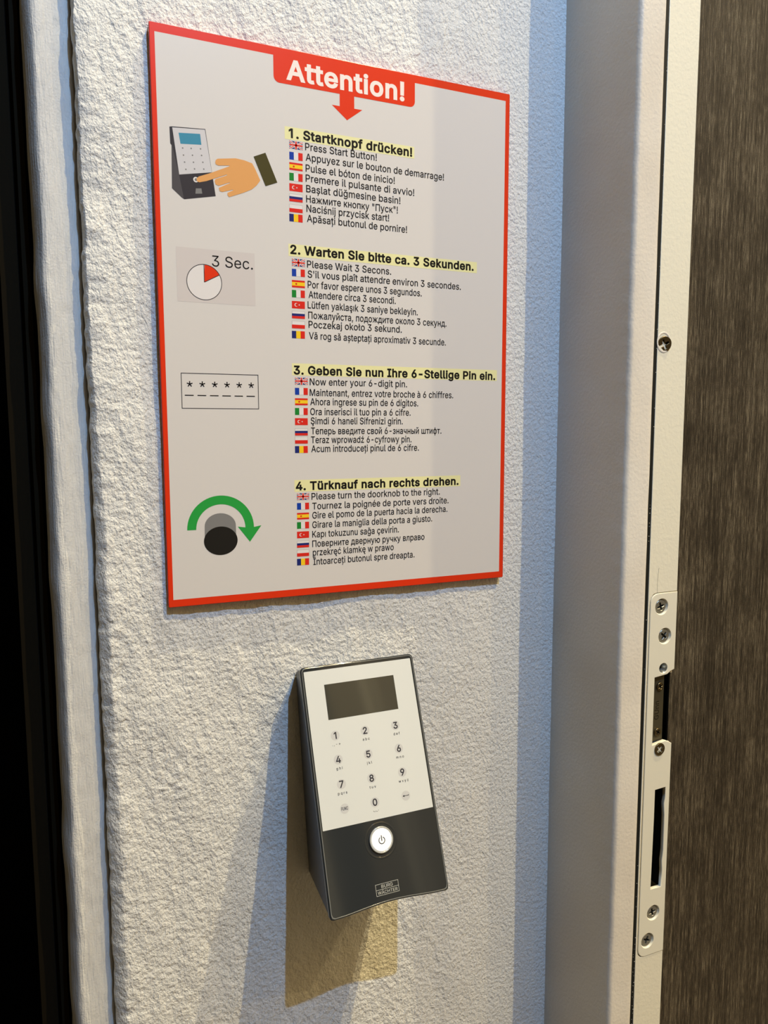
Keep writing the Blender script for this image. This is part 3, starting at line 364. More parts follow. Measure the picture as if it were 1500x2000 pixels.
 'ж': (282, "10,0 87,96 11,190 48,190 111,109 126,109 126,190 156,190 156,109 171,109 234,190 270,190 195,96 271,0 234,0 171,81 156,81 156,0 126,0 126,81 111,81 47,0"),
 'з': (172, "86,-2 67,-1 51,4 36,11 25,21 18,34 16,48 47,48 50,38 59,31 71,25 86,24 101,26 114,32 122,42 124,54 122,67 113,77 99,83 81,86 69,86 69,108 81,108 96,110 108,117 116,126 119,138 117,150 110,159 100,165 86,167 73,165 61,160 52,151 49,140 20,140 22,155 29,167 40,178 53,185 69,190 87,192 104,190 120,185 132,177 141,166 147,153 149,139 146,124 139,112 127,103 113,98 113,97 132,92 145,82 154,69 156,52 154,37 147,24 136,13 122,5 105,0"),
 'и': (205, "179,0 148,0 148,137 146,137 55,0 26,0 26,190 57,190 57,52 59,52 150,190 179,190"),
 'й': (205, "179,0 148,0 148,137 146,137 55,0 26,0 26,190 57,190 57,52 59,52 150,190 179,190;103,216 89,218 78,223 68,230 60,240 55,252 53,265 76,265 78,254 83,246 92,240 103,238 113,240 122,246 128,254 130,265 152,265 150,252 146,240 138,231 128,223 116,218"),
 'к': (188, "26,0 26,190 57,190 57,108 76,108 144,190 183,190 107,98 184,0 145,0 83,79 57,79 57,0"),
 'л': (200, "3,0 3,28 10,28 24,31 33,43 39,66 42,105 45,190 174,190 174,0 143,0 143,161 74,161 72,95 65,42 57,24 47,10 33,3 14,0"),
 'м': (268, "26,0 26,190 72,190 116,84 123,66 128,50 133,35 137,20 131,20 135,35 139,50 145,66 151,84 195,190 241,190 241,0 210,0 210,99 211,118 211,138 211,157 212,177 215,177 207,150 199,126 188,99 147,0 120,0 78,99 67,126 59,150 51,177 56,177 56,159 56,139 57,119 57,99 57,0"),
 'н': (204, "154,111 154,83 50,83 50,111;57,190 57,0 26,0 26,190;178,190 178,0 147,0 147,190"),
 'о': (208, "104,-4 79,-1 58,8 41,23 28,43 20,66 17,94 20,122 28,146 41,165 58,180 79,189 104,192 128,189 149,180 167,165 180,146 188,122 191,94 188,66 180,43 167,23 149,8 128,-1;104,23 121,26 135,33 146,44 154,59 158,75 160,94 158,112 154,129 146,144 135,155 121,162 104,165 86,162 73,155 62,144 54,129 50,112 48,94 50,75 54,59 62,44 73,33 86,26"),
 'п': (204, "178,190 178,0 147,0 147,161 57,161 57,0 26,0 26,190"),
 'р': (212, "26,-71 26,190 56,190 56,160 59,160 69,173 86,186 98,191 115,192 137,189 156,180 173,166 185,146 193,122 195,94 193,66 185,42 173,23 157,8 137,-1 115,-4 99,-3 86,2 69,16 59,29 57,29 57,-71;110,23 126,26 140,33 150,44 158,58 163,75 164,95 163,114 158,131 150,145 140,156 126,163 110,165 94,163 81,156 70,145 62,131 58,114 56,95 58,75 63,58 70,43 81,32 94,26"),
 'с': (198, "104,-4 79,-1 58,8 41,23 28,43 20,66 17,94 20,122 28,146 41,165 58,180 79,189 104,192 130,189 153,178 170,161 181,138 151,131 145,145 135,155 121,162 104,165 86,162 73,155 62,144 54,129 50,112 48,94 50,75 54,59 62,44 73,33 86,26 104,23 121,26 135,33 146,44 152,59 181,51 171,28 153,11 130,0"),
 'т': (163, "66,0 66,162 3,162 3,190 159,190 159,162 97,162 97,0"),
 'у': (195, "24,-69 31,-43 36,-44 52,-44 65,-37 75,-18 81,-1 9,190 42,190 83,78 93,43 103,10 92,10 101,43 112,78 153,190 186,190 102,-29 88,-54 70,-68 46,-73 32,-72"),
 'ф': (239, "104,-4 80,-1 59,8 41,23 28,43 20,66 17,94 20,122 28,146 41,165 59,180 80,189 104,192 135,192 159,189 180,180 197,165 211,146 219,122 222,94 219,66 211,43 197,23 180,8 159,-1 135,-4;104,22 135,22 152,24 166,32 177,44 185,58 190,75 191,94 190,112 185,130 177,145 166,157 152,165 135,168 104,168 87,165 73,157 62,145 54,130 49,112 47,94 49,75 54,58 62,44 73,32 87,24;104,-71 104,254 135,254 135,-71"),
 'ч': (201, "99,59 69,64 46,77 31,99 26,129 26,190 57,190 57,129 60,110 69,97 82,90 99,87 132,91 162,100 162,71 142,65 122,61;144,0 144,190 174,190 174,0"),
 'ш': (286, "26,190 57,190 57,28 128,28 128,190 158,190 158,28 229,28 229,190 260,190 260,0 26,0"),
 'ы': (255, "52,122 107,122 128,120 145,114 159,105 169,93 175,78 177,62 175,45 169,30 159,18 145,8 128,2 107,0 26,0 26,190 57,190 57,28 107,28 123,30 135,37 143,47 146,60 143,74 135,84 123,91 107,94 52,94;198,0 198,190 229,190 229,0"),
 'ь': (194, "52,122 107,122 128,120 145,114 159,105 169,93 175,78 177,62 175,45 169,30 159,18 145,8 128,2 107,0 26,0 26,190 57,190 57,28 107,28 123,30 135,37 143,47 146,60 143,74 135,84 123,91 107,94 52,94"),
 'ю': (292, "26,0 26,190 55,190 55,0;48,81 48,108 118,108 118,81;188,-4 164,-1 143,8 126,23 113,43 105,66 102,94 105,122 113,146 126,165 143,180 164,189 188,192 213,189 234,180 251,165 264,146 272,122 275,94 272,66 264,43 251,23 234,8 213,-1;188,23 206,26 220,33 231,44 238,59 243,75 244,94 243,112 238,129 231,144 220,155 206,162 188,165 171,162 157,155 147,144 139,129 134,112 133,94 134,75 139,59 147,44 157,33 171,26"),
}

# ---------------------------------------------------------------- measured layout of the print (mm)
LINES= [('1. Startknopf drücken!', -34.05, 103.58, 73.59, 1), ('Press Start Button!', -24.92, 98.25, 42.31, 0), ('Appuyez sur le bouton de demarrage!', -24.71, 92.8, 84.98, 0), ('Pulse el bóton de inicio!', -24.8, 87.03, 53.3, 0), ('Premere il pulsante di avvio!', -24.87, 81.79, 65.76, 0), ('Bașlat düğmesine basin!', -24.66, 76.29, 56.72, 0), ('Нажмите кнопку "Пуск"!', -24.74, 70.88, 55.17, 0), ('Naciśnij przycisk start!', -24.63, 65.88, 49.56, 0), ('Apăsați butonul de pornire!', -24.44, 60.6, 60.75, 0), ('2. Warten Sie bitte ca. 3 Sekunden.', -34.2, 42.8, 115.16, 1), ('Please Wait 3 Secons.', -24.73, 36.13, 50.9, 0), ("S'il vous plaît attendre environ 3 secondes.", -24.42, 30.77, 96.64, 0), ('Por favor espere unos 3 segundos.', -24.5, 25.17, 70.4, 0), ('Attendere circa 3 secondi.', -24.08, 19.73, 53.16, 0), ('Lütfen yaklaşık 3 saniye bekleyin.', -24.66, 14.05, 68.03, 0), ('Пожалуйста, подождите около 3 секунд.', -24.44, 8.48, 87.03, 0), ('Poczekaj około 3 sekund.', -24.3, 3.45, 57.23, 0), ('Vă rog să așteptați aproximativ 3 secunde.', -24.12, -2.72, 86.37, 0), ('3. Geben Sie nun Ihre 6-Stellige Pin ein.', -33.37, -22.36, 130.55, 1), ('Now enter your 6-digit pin.', -24.06, -28.2, 60.44, 0), ('Maintenant, entrez votre broche à 6 chiffres.', -24.14, -34.2, 91.64, 0), ('Ahora ingrese su pin de 6 dígitos.', -23.91, -39.34, 67.69, 0), ('Ora inserisci il tuo pin a 6 cifre.', -23.99, -44.91, 62.75, 0), ('Şimdi 6 haneli Sifrenizi girin.', -23.75, -50.09, 57.32, 0), ('Теперь введите свой 6-значный штифт.', -23.68, -55.75, 83.2, 0), ('Teraz wprowadź 6-cyfrowy pin.', -23.75, -60.79, 63.11, 0), ('Acum introduceți pinul de 6 cifre.', -23.67, -65.9, 67.94, 0), ('4. Türknauf nach rechts drehen.', -33.12, -87.29, 104.89, 1), ('Please turn the doorknob to the right.', -23.88, -93.04, 82.58, 0), ('Tournez la poignée de porte vers droite.', -23.5, -98.66, 88.3, 0), ('Gire el pomo de la puerta hacia la derecha.', -23.57, -103.99, 87.59, 0), ('Girare la maniglia della porta a giusto.', -23.64, -109.47, 77.12, 0), ('Kapı tokuzunu sağa çevirin.', -23.72, -114.97, 54.71, 0), ('Поверните дверную ручку влраво', -23.79, -120.48, 72.05, 0), ('przekręć klamkę w prawo', -23.55, -125.58, 51.14, 0), ('Întoarceți butonul spre dreapta.', -23.32, -131.0, 64.8, 0), ('Attention!', -34.96, 133.34, 69.6, 2), ('3 Sec.', -77.01, 32.5, 21.85, 3)]
FLAGS= [(0, -33.79, 101.9, 7.47, 3.97), (1, -33.89, 96.21, 7.49, 3.98), (2, -33.98, 90.8, 7.49, 3.99), (3, -34.07, 85.31, 7.5, 4.0), (4, -34.16, 79.84, 7.51, 4.01), (5, -34.25, 74.43, 7.52, 4.02), (6, -34.34, 68.85, 7.53, 4.03), (7, -34.43, 63.87, 7.54, 4.04), (0, -33.37, 40.2, 7.43, 3.96), (1, -33.46, 34.76, 7.44, 3.97), (2, -33.56, 28.76, 7.45, 3.99), (3, -33.65, 23.43, 7.46, 4.0), (4, -33.75, 17.5, 7.48, 4.01), (5, -33.83, 12.11, 7.48, 4.02), (6, -33.92, 6.73, 7.49, 4.03), (7, -34.01, 1.29, 7.5, 4.04), (0, -32.66, -24.26, 7.46, 3.84), (1, -32.75, -29.91, 7.47, 3.86), (2, -32.84, -35.69, 7.47, 3.87), (3, -32.93, -41.09, 7.49, 3.88), (4, -33.02, -46.76, 7.5, 3.89), (5, -33.11, -52.56, 7.51, 3.9), (6, -33.18, -57.15, 7.51, 3.9), (7, -33.27, -62.4, 7.53, 3.92), (0, -32.49, -89.18, 7.16, 3.79), (1, -32.58, -94.7, 7.17, 3.8), (2, -32.66, -100.37, 7.17, 3.82), (3, -32.75, -105.66, 7.19, 3.82), (4, -32.83, -111.13, 7.19, 3.83), (5, -32.92, -116.56, 7.21, 3.84), (6, -33.0, -121.67, 7.22, 3.86), (7, -33.08, -126.83, 7.23, 3.86)]
PIC_BODY= [(-96.59, 99.7), (-95.53, 99.98), (-78.6, 101.17), (-74.1, 68.31), (-90.25, 64.95), (-91.52, 65.65), (-96.29, 69.72), (-95.82, 90.84), (-96.43, 91.58)]
PIC_WHITE= [(-95.2, 99.53), (-78.83, 100.8), (-75.81, 80.07), (-92.45, 76.9)]
PIC_LCD= [(-92.15, 97.38), (-81.28, 98.35), (-80.78, 93.04), (-91.34, 92.1)]
PIC_SIDE= [(-95.6, 91.29), (-92.46, 76.69), (-90.46, 65.14), (-91.52, 65.65), (-96.29, 69.72)]
PIC_HAND= [(-73.9, 85.43), (-73.61, 86.54), (-72.62, 87.31), (-63.21, 88.78), (-58.69, 88.4), (-54.38, 87.37), (-52.83, 84.75), (-50.17, 79.19), (-52.08, 76.55), (-54.9, 74.03), (-59.53, 71.74), (-67.08, 68.69), (-67.95, 69.67), (-67.92, 70.75), (-64.73, 72.42), (-64.95, 72.7), (-70.6, 70.86), (-71.93, 71.14), (-72.43, 72.71), (-66.45, 75.89), (-66.57, 76.17), (-72.31, 73.8), (-73.94, 74.24), (-74.47, 75.76), (-74.0, 76.97), (-67.92, 79.58), (-68.0, 80.0), (-78.66, 75.37), (-82.41, 74.27), (-83.61, 74.76), (-83.75, 76.02), (-82.54, 77.18), (-76.79, 79.52), (-66.46, 84.36), (-66.54, 84.69), (-72.26, 83.94), (-73.67, 84.4)]
PIC_CUFF= [(-53.52, 90.95), (-47.09, 93.78), (-40.82, 79.25), (-47.34, 76.6)]
PIC_BTN= [(-84.03, 75.35), (-82.81, 75.5)]
PIC_DIG= [(-90.33, 90.15), (-86.04, 90.54), (-81.28, 90.99), (-90.01, 86.73), (-85.49, 87.26), (-80.85, 87.81), (-89.56, 83.36), (-85.08, 83.87), (-80.29, 84.5), (-89.03, 79.86), (-84.61, 80.64), (-79.9, 81.16)]
PIC_BADGE= [(-84.24, 71.04), (-81.4, 71.38), (-81.04, 68.78), (-84.54, 68.37)]
HL = [(-36.3, 109.0, 40.9, 102.5), (-35.2, 47.9, 83.2, 41.4), (-34.3, -16.4, 98.4, -23.1), (-33.9, -81.6, 73.0, -88.3)]   # x0, top, x1, bottom

# ---------------------------------------------------------------- the wall the sign hangs on
def wall_depth(X, Y):
    d = 0.20*vnoise(X, Y, 3.6, 4.2, 1)+0.30*vnoise(X, Y, 1.7, 2.1, 2)+0.34*vnoise(X+0.25*Y, Y, 3.2, 12, 5)
    d += 1.2*vnoise(X, Y, 26, 60, 3)+0.9*vnoise(X, Y, 12, 30, 4)
    e = np.exp(-((X+136)/9)**2); d += e*(1.5*np.clip(vnoise(X, Y, 4.5, 8, 7), 0, 1)+0.7*vnoise(X, Y, 3, 5, 8))    # lumpier at the free edge
    k = np.clip((118-X)/60, 0.0, 1); d *= 1.3*(0.30+0.70*k)                         # smoother towards the door frame
    # a patch of coarse plaster crumbs low on the left
    g = np.exp(-((X+103)/9)**2-((Y+247)/26)**2); d += g*1.6*np.clip(vnoise(X, Y, 3.0, 3.0, 9)+0.05, 0, 1)
    return d
z_rows = np.concatenate([np.arange(-1500, -560, 60.), np.arange(-540, 300, 1.0), np.arange(310, 1500, 60.)])
lipw = np.interp(z_rows, [-600, -400, -290, -205, -95, -43, 8, 82, 153, 600], [7, 6.2, 6.6, 6.0, 5.0, 2.8, 2.0, 1.3, 1.0, 1.0])
n = len(z_rows); lipx = -140.2+0.9*vnoise(z_rows*0, z_rows, 9, 11, 21)+0.8*vnoise(z_rows*0, z_rows, 9, 3.5, 22)
cols, dep = [], []
for t, dd in ((0.9, -30), (0.25, -12.5), (0.05, -11), (0.0, -8.0)): cols.append(lipx+t); dep.append(np.full(n, float(dd)))
for t in (0.0, 0.15, 0.35, 0.55, 0.75, 0.9, 1.0):
    cols.append(lipx+0.3+t*lipw); dep.append(-(3.0+0.35*lipw)*(1-t)**1.6)
for xx in np.arange(-131, 150.6, 1.0):
    cols.append(np.maximum(np.full(n, xx), lipx+0.3+lipw+0.2)); dep.append(np.zeros(n))
X = np.stack(cols, 1); D = np.stack(dep, 1); Y = np.repeat(z_rows[:, None], X.shape[1], 1)
fade = np.clip((D+8)/8, 0, 1); nd = wall_depth(X, Y)
lump = np.exp(-((X-lipx[:, None]-2.0)/1.6)**2)*1.7*np.clip(vnoise(X*0, Y, 5, 6, 31)-0.08, 0, 1)
D = D+nd*fade+lump*fade
keep = 1-np.clip((np.abs(X)-103)/4, 0, 1)*1.0
D = np.where((np.abs(X) < 103) & (np.abs(Y) < 146), np.minimum(D, 0.2), D)
w = grid('wall_front', X, Y, D, M['plaster']); w.matrix_world = Matrix.Translation(WP(0, 0, 0)) @ BASIS
w['kind'] = 'structure'; w['label'] = 'rough white plastered wall behind the sign and the keypad'

# rounded white bead left of the groove
zr = np.concatenate([np.arange(-1500, -560, 60.), np.arange(-540, 300, 1.5), np.arange(310, 1500, 60.)])
prof = []
prof = [(-163.5, -30), (-163.3, -25), (-162.3, -19.5), (-161.0, -15.2), (-159.8, -12.2), (-158.7, -10.3), (-157.6, -9.3), (-156.4, -9.0)]
prof = [(-163.6, -60), (-163.6, -35)] + prof + [(-154, -9.2), (-151, -10.0), (-148, -10.7), (-145, -11.3), (-143, -12.0), (-141.6, -13.0), (-140.4, -15.5), (-139.4, -18), (-138.6, -30)]
px_ = np.array([q[0] for q in prof]); pd = np.array([q[1] for q in prof])
# resample finely
s = np.concatenate([[0], np.cumsum(np.hypot(np.diff(px_), np.diff(pd)))]); ss = np.concatenate([[0, s[1]], np.linspace(s[2], s[-2], 46), [s[-1]]])
px_ = np.interp(ss, s, px_); pd = np.interp(ss, s, pd)
X = np.repeat(px_[None, :], len(zr), 0); Y = np.repeat(zr[:, None], len(px_), 1)
D = pd[None, :]+0.5*vnoise(X, Y, 2.5, 24, 41)+0.35*vnoise(X, Y, 3, 6, 42)+1.2*vnoise(X*0, Y, 5, 45, 43)*0.6
X = X+1.1*vnoise(X*0, Y, 5, 22, 44)*np.clip((-156-X)/4, 0, 1)
b_ = grid('trim_1', X, Y, D, M['bead']); b_.matrix_world = Matrix.Translation(WP(0, 0, 0)) @ BASIS
b_['kind'] = 'structure'; b_['label'] = 'rounded white painted edge strip left of the wall groove'

# dark opening at the far left
t2 = root('trim_2', 'dark stained wooden frame in the black opening at far left', None, 'structure', loc=WP(-175, 40, 0)+Vector((0, 0.08, 0)))
for nm, x0, x1, z1 in (('frame_strip', -179.8, -171.2, -40), ('frame_strip', -169.2, -165.3, -42), ('frame_backing', -179.8, -163.0, -52)):
    box(nm, x0+175, x1+175, -1500, 1500, z1-14+40, z1+40, M['darkwood'], t2)
o = box('wall_left', -1400, -182, -1500, 1500, -260, -200, M['navy']); o.matrix_world = Matrix.Translation(WP(0, 0, 0)) @ BASIS
o['kind'] = 'structure'; o['label'] = 'almost black navy surface deep in the opening at far left'
o = box('wall_back', -600, 1600, -1500, 1500, -330, -300, M['black']); o.matrix_world = Matrix.Translation(WP(0, 0, 0)) @ BASIS
o['kind'] = 'structure'; o['label'] = 'black surface closing the space behind the wall'

# ---------------------------------------------------------------- door frame on the right
tf = root('trim_3', 'white painted door frame standing proud of the wall, with steel strike plate', None, 'structure', loc=WP(0, 0, 0))
pr = [(148.6, -30), (148.6, 0)]
for k in range(1, 9): pr.append((148.6+2.6*k/9, 61*k/9))
for k in range(0, 7):
    t = math.radians(90*k/6); pr.append((154.2-3.0*math.cos(t), 61.2+3.0*math.sin(t)))
for xx in (157, 160, 163, 166, 168.6): pr.append((xx, 64.2))
pr += [(169.25, 64.0), (169.5, 63.5), (169.5, 57), (169.5, 40)]
px_ = np.array([q[0] for q in pr]); pd = np.array([q[1] for q in pr])
zr2 = np.concatenate([np.arange(-1500, -560, 60.), np.arange(-540, 300, 2.0), np.arange(310, 1500, 60.)])
X = np.repeat(px_[None, :], len(zr2), 0); Y = np.repeat(zr2[:, None], len(px_), 1); D = np.repeat(pd[None, :], len(zr2), 0)
X = X+0.35*vnoise(D, Y, 20, 26, 51)*(D > 1)*(D < 61)+0.3*vnoise(D*0, Y, 9, 5, 53)*(X < 153)*(D > 55); D = D+0.3*vnoise(X, Y, 8, 20, 52)*(D > 61)
grid('casing', X, Y, D, M['frame'], tf)
# strip that carries the strike plate (a C-shaped skin round the plate's recess) and its return
PX0, PX1, PY0, PY1 = 173.7, 195.0, -394.3, -154.0
g = 0.3
cs = [(172.1, -1500), (195, -1500), (195, PY0-g)]
cs += [(x, y) for x, y in [(178.5, PY0-g), (176.0, PY0+0.4), (174.2, PY0+2.4), (PX0-g, PY0+5.2), (PX0-g, PY1-5.2), (174.2, PY1-2.4), (176.0, PY1-0.4), (178.5, PY1+g)]]
cs += [(195, PY1+g), (195, 1500), (172.1, 1500)]
shape('rebate_strip', cs, [], 60.5, 64.0, M['strip'], tf, bevel=0.35)
for y0, y1 in ((-1500, -252), (-206.5, 1500)):
    box('rebate_return', 193.2, 194.7, y0, y1, 18, 62.5, M['frame'], tf)
box('latch_pocket_shade', 193.3, 194.6, -252.2, -206.2, 18, 61.0, M['black'], tf)  # black sheet standing in for the darkness inside the notch
# recess lining behind the plate, coloured dark for the shade inside
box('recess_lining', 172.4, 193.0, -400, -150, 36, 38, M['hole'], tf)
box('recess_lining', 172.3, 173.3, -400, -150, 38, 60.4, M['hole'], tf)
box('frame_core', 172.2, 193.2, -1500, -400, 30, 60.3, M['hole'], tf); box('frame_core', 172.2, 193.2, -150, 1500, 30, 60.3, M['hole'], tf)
v = []; f = []
box('gasket', 169.6, 172.0, -1500, 1500, 40, 63.7, M['gasket'], tf)
# lumps of old paint clinging to the gasket gap
v, f = [], []
spots = [(171.6, y) for y in (160, 151, 149, 120, 98, 92, 70, 41, 20, 5, -6, -20, -41, -52)] + [(170.9, y) for y in (-99, -101, -104, -110, -112, -118, -121)] + \
        [(171.4+random.uniform(-.3, .3), y) for y in (-170, -201, -330, -342, -351, -358)] + [(random.uniform(170, 171.8), -380-3.3*k+random.uniform(-1, 1)) for k in range(30)]
for x, y in spots:
    s_ = random.uniform(0.25, 0.6); b0 = len(v); h = 64.1
    v += [(x-s_, y, h-1), (x, y-s_*1.3, h-1), (x+s_*1.3, y, h-1), (x, y+s_*1.4, h-1), (x+0.1*s_, y, h)]
    f += [(b0, b0+1, b0+4), (b0+1, b0+2, b0+4), (b0+2, b0+3, b0+4), (b0+3, b0, b0+4)]
pc = mesh('paint_lump', v, f, M['frame'], tf); pc['kind'] = 'stuff'
# hairline cracks above the plate
def crack(pts, w_):
    vv = []; ff = []
    for (a, b2) in zip(pts[:-1], pts[1:]):
        b0 = len(vv); vv += [(q[0], q[1], 64.03) for q in line_poly(a, b2, w_)]; ff.append((b0, b0+1, b0+2, b0+3))
    return vv, ff
v, f = crack([(179.5, -138), (179.0, -143), (178.7, -148), (179.0, -153.6)], 0.16)
mesh('crack', v, f, M['hole'], tf)
# strike plate
plate_out = [(PX1, PY0), (PX1, -252.4), (191.6, -250.6), (189.5, -249.9), (179.2, -251.4), (179.2, -207.4), (189.2, -206.5), (191.6, -204.9), (195, -203.8), (PX1, PY1)]
plate_out += [(PX0+6*(1-math.sin(math.radians(a))), PY1-6*(1-math.cos(math.radians(a)))) for a in range(0, 91, 15)]
plate_out += [(PX0+6*(1-math.cos(math.radians(a))), PY0+6*(1-math.sin(math.radians(a)))) for a in range(0, 91, 15)]
screws = [(182.6, -162.6), (186.0, -181.5), (185.2, -365.4), (181.3, -383.8)]
holes = [circle(x, y, 5.0, 28) for x, y in screws] + [circle(185.8, -202.2, 3.2, 22)]
slot = [(183.0, -281.6), (183.0, -300), (182.6, -330), (182.3, -348.6), (190.9, -348.8), (191.2, -338), (190.7, -331), (191.5, -324), (191.3, -300), (190.6, -292), (191.4, -288), (191.3, -281.2)]
pl = shape('strike_plate', plate_out, holes+[slot], 61.8, 64.35, M['strike'], tf, bevel=0.35); pl['label'] = 'long cream painted steel strike plate let into the door frame'
def screw_mesh(name, r, m, arm=0.26):
    c = []; a_, b2 = r*arm*0.5, r*0.62
    for k in range(4):
        t = math.radians(90*k); ct, st = math.cos(t), math.sin(t)
        for (x, y) in ((b2, -a_), (b2, a_), (a_*1.3, a_*1.3)): c.append((x*ct-y*st, x*st+y*ct))
    o = shape(name, circle(0, 0, r, 32), [c], 0, 1.2, m, None, bevel=0.3)
    me = o.data; b0 = len(me.vertices)
    me2 = bpy.data.meshes.new(name); vv = [tuple(v.co) for v in me.vertices]; ff = [tuple(p.vertices) for p in me.polygons]
    n0 = len(ff); vv += [(q[0]*MM, q[1]*MM, 0.15*MM) for q in circle(0, 0, r*0.9, 20)]; ff.append(tuple(range(len(vv)-20, len(vv))))
    me2.from_pydata(vv, [], ff); me2.materials.append(m); me2.materials.append(M['hole']); me2.polygons[n0].material_index = 1; me2.update()
    C.objects.unlink(o); bpy.data.objects.remove(o); return me2
def put(name, me, parent, x, y, z, rz=0.0, tilt=(0, 0)):
    o = bpy.data.objects.new(name, me); link(o, parent); o.location = (x*MM, y*MM, z*MM); o.rotation_euler = (tilt[0], tilt[1], rz); return o
sm = screw_mesh('screw', 4.1, M['steel'])
for (x, y), a in zip(screws, (0.3, 0.9, 0.2, 1.2)): put('screw', sm, pl, x, y, 62.35, a)
cup_r = []
for x, y in screws:                                     # countersunk cups under the screw heads
    vv = [(x+r*math.cos(a*math.pi/14), y+r*math.sin(a*math.pi/14), z) for r, z in ((5.15, 64.2), (4.1, 62.2)) for a in range(28)]
    mesh('countersink', vv, [(i, (i+1) % 28, 28+(i+1) % 28, 28+i) for i in range(28)], M['strike'], pl, True)
    mesh('countersink_floor', [(q[0], q[1], 62.3) for q in circle(x, y, 4.4, 24)], [tuple(range(24))], M['keeper'], pl)
x, y = 185.8, -202.2
vv = [(x+r*math.cos(a*math.pi/14), y+r*math.sin(a*math.pi/14), z) for r, z in ((3.3, 64.2), (1.6, 61.5), (1.5, 60)) for a in range(28)]
mesh('small_hole', vv, [(k*28+i, k*28+(i+1) % 28, (k+1)*28+(i+1) % 28, (k+1)*28+i) for k in range(2) for i in range(28)], M['steel'], pl, True)
bs = screw_mesh('screw', 4.0, M['brass']); put('screw', bs, pl, 185.0, -254.6, 63.9, 0.7)['label'] = 'tarnished brown screw between the two openings'
# latch opening: brown keeper with two screws, and the pocket, its shade painted black
kp = box('latch_keeper', 180.0, 190.0, -250.5, -208.0, 50, 61.0, M['keeper'], tf); kp['label'] = 'tarnished metal keeper inside the upper opening'
ks = screw_mesh('keeper_screw', 2.6, M['brass'])
for x, y, a in ((186.2, -214.8, 0.4), (185.7, -244.6, 1.0)): put('keeper_screw', ks, kp, x, y, 61.0, a)
for k, c_ in enumerate(('c', 'u', 'n', 'u')[0:0]): pass
text('stamped_lettering', 'GUnn', 186.6, -236.5, 12.0, 3.4, 61.05, M['hole'], kp, rot=math.radians(90))
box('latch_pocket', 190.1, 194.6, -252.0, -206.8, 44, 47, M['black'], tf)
box('slot_pocket', 182.0, 192.6, -350, -280, 38.2, 40, M['black'], tf); box('slot_side_shade', 191.6, 192.8, -350, -280, 40, 61.2, M['hole'], tf)  # slot interior coloured dark in place of its shade
sc_ = screw_mesh('frame_screw', 4.7, M['brass']); cs_ = put('frame_screw', sc_, tf, 176.9, -3.3, 63.6, 0.5, (0.10, -0.25)); cs_['label'] = 'brass coloured screw in the white strip above the plate'
vv = [(176.6+r*math.cos(a*math.pi/14), -2.2+1.18*r*math.sin(a*math.pi/14), z) for r, z in ((5.3, 64.1), (4.8, 64.45), (4.2, 64.1)) for a in range(28)]
mesh('screw_paint_rim', vv, [(k*28+i, k*28+(i+1) % 28, (k+1)*28+(i+1) % 28, (k+1)*28+i) for k in range(2) for i in range(28)], M['frame'], tf, True)

# dark door leaf beyond the frame
o = box('door_1', 199.5, 1000, -1490, 700, -4, 40, M['leaf']); o.matrix_world = Matrix.Translation(WP(0, 0, 0)) @ BASIS
o['kind'] = 'structure'; o['label'] = 'dark brown door leaf with fine vertical wood grain right of the frame'

# floor and the far side of the hall, seen only as soft reflections
# far hall wall; posts and dark panels are added to make reflection bands
hw = root('wall_hall', 'beige wall on the far side of the hall, behind the camera, with posts and panels added for reflections', None, 'structure', loc=WP(0, 2600, 0))
box('hall_panel', -860, 3500, -1500, 3000, -40, 0, M['hall'], hw)
for x0, x1 in ((555, 690), (994, 1034), (1056, 1070), (1500, 1580), (1790, 1820)): box('reflection_post', x0, x1, -1500, 3000, -52, -40, M['halltrim'], hw)
for x0, x1 in ((1250, 1430), (705, 850)): box('reflection_panel', x0, x1, -1400, 2400, -46, -40, M['darkwood'], hw)
o = box('light_blocking_side', -900, -860, -1500, 1800, 0, 2600, M['darkwood']); o.matrix_world = Matrix.Translation(WP(0, 0, 0)) @ BASIS  # unseen dark wall, added to keep ambient light off the frame's left face
o['kind'] = 'structure'; o['label'] = 'unseen dark wall added at left to block ambient light'
v, f = box_data(-2500, 3500, -1560, -1500, -400, 2600); o = mesh('floor', v, f, M['floor']); o.matrix_world = Matrix.Translation(WP(0, 0, 0)) @ BASIS
o['kind'] = 'structure'; o['label'] = 'plain grey floor of the entrance'

# ---------------------------------------------------------------- the instruction sign
sg = root('instruction_sign', 'red-bordered white acrylic sign with multilingual door instructions, above the keypad', 'sign')
shape('acrylic_panel', rrect(-105, 105, -148.5, 148.5, 0.6), [], 0.6, 4.95, M['edge'], sg, bevel=0.25)
shape('red_border', rrect(-104.75, 104.75, -148.25, 148.25, 0.5), [rrect(-102.4, 102.0, -144.4, 144.1, 0)], 0, 4.99, M['red'], sg, flat=True)
mesh('white_print', [(-102.4, -144.4, 4.98), (102.0, -144.4, 4.98), (102.0, 144.1, 4.98), (-102.4, 144.1, 4.98)], [(0, 1, 2, 3)], M['paper'], sg)
shape('red_title_tab', rrect(-41.9, 41.2, 130.6, 145.6, 3.2, 6, (3.2, 3.2, 0, 0)), [], 0, 5.03, M['red'], sg, flat=True)
mesh('red_arrow', [(-4.7, 131, 5.02), (3.9, 131, 5.02), (3.9, 124.2, 5.02), (8.7, 124.2, 5.02), (-0.4, 117.4, 5.02), (-9.3, 124.2, 5.02), (-4.7, 124.2, 5.02)], [(6, 5, 4, 3, 2, 1, 0)[::-1]], M['red'], sg)
for (x0, y1, x1, y0) in HL:
    mesh('heading_highlight', [(x0, y0, 5.01), (x1, y0, 5.01), (x1, y1, 5.01), (x0, y1, 5.01)], [(0, 1, 2, 3)], M['yellow'], sg)
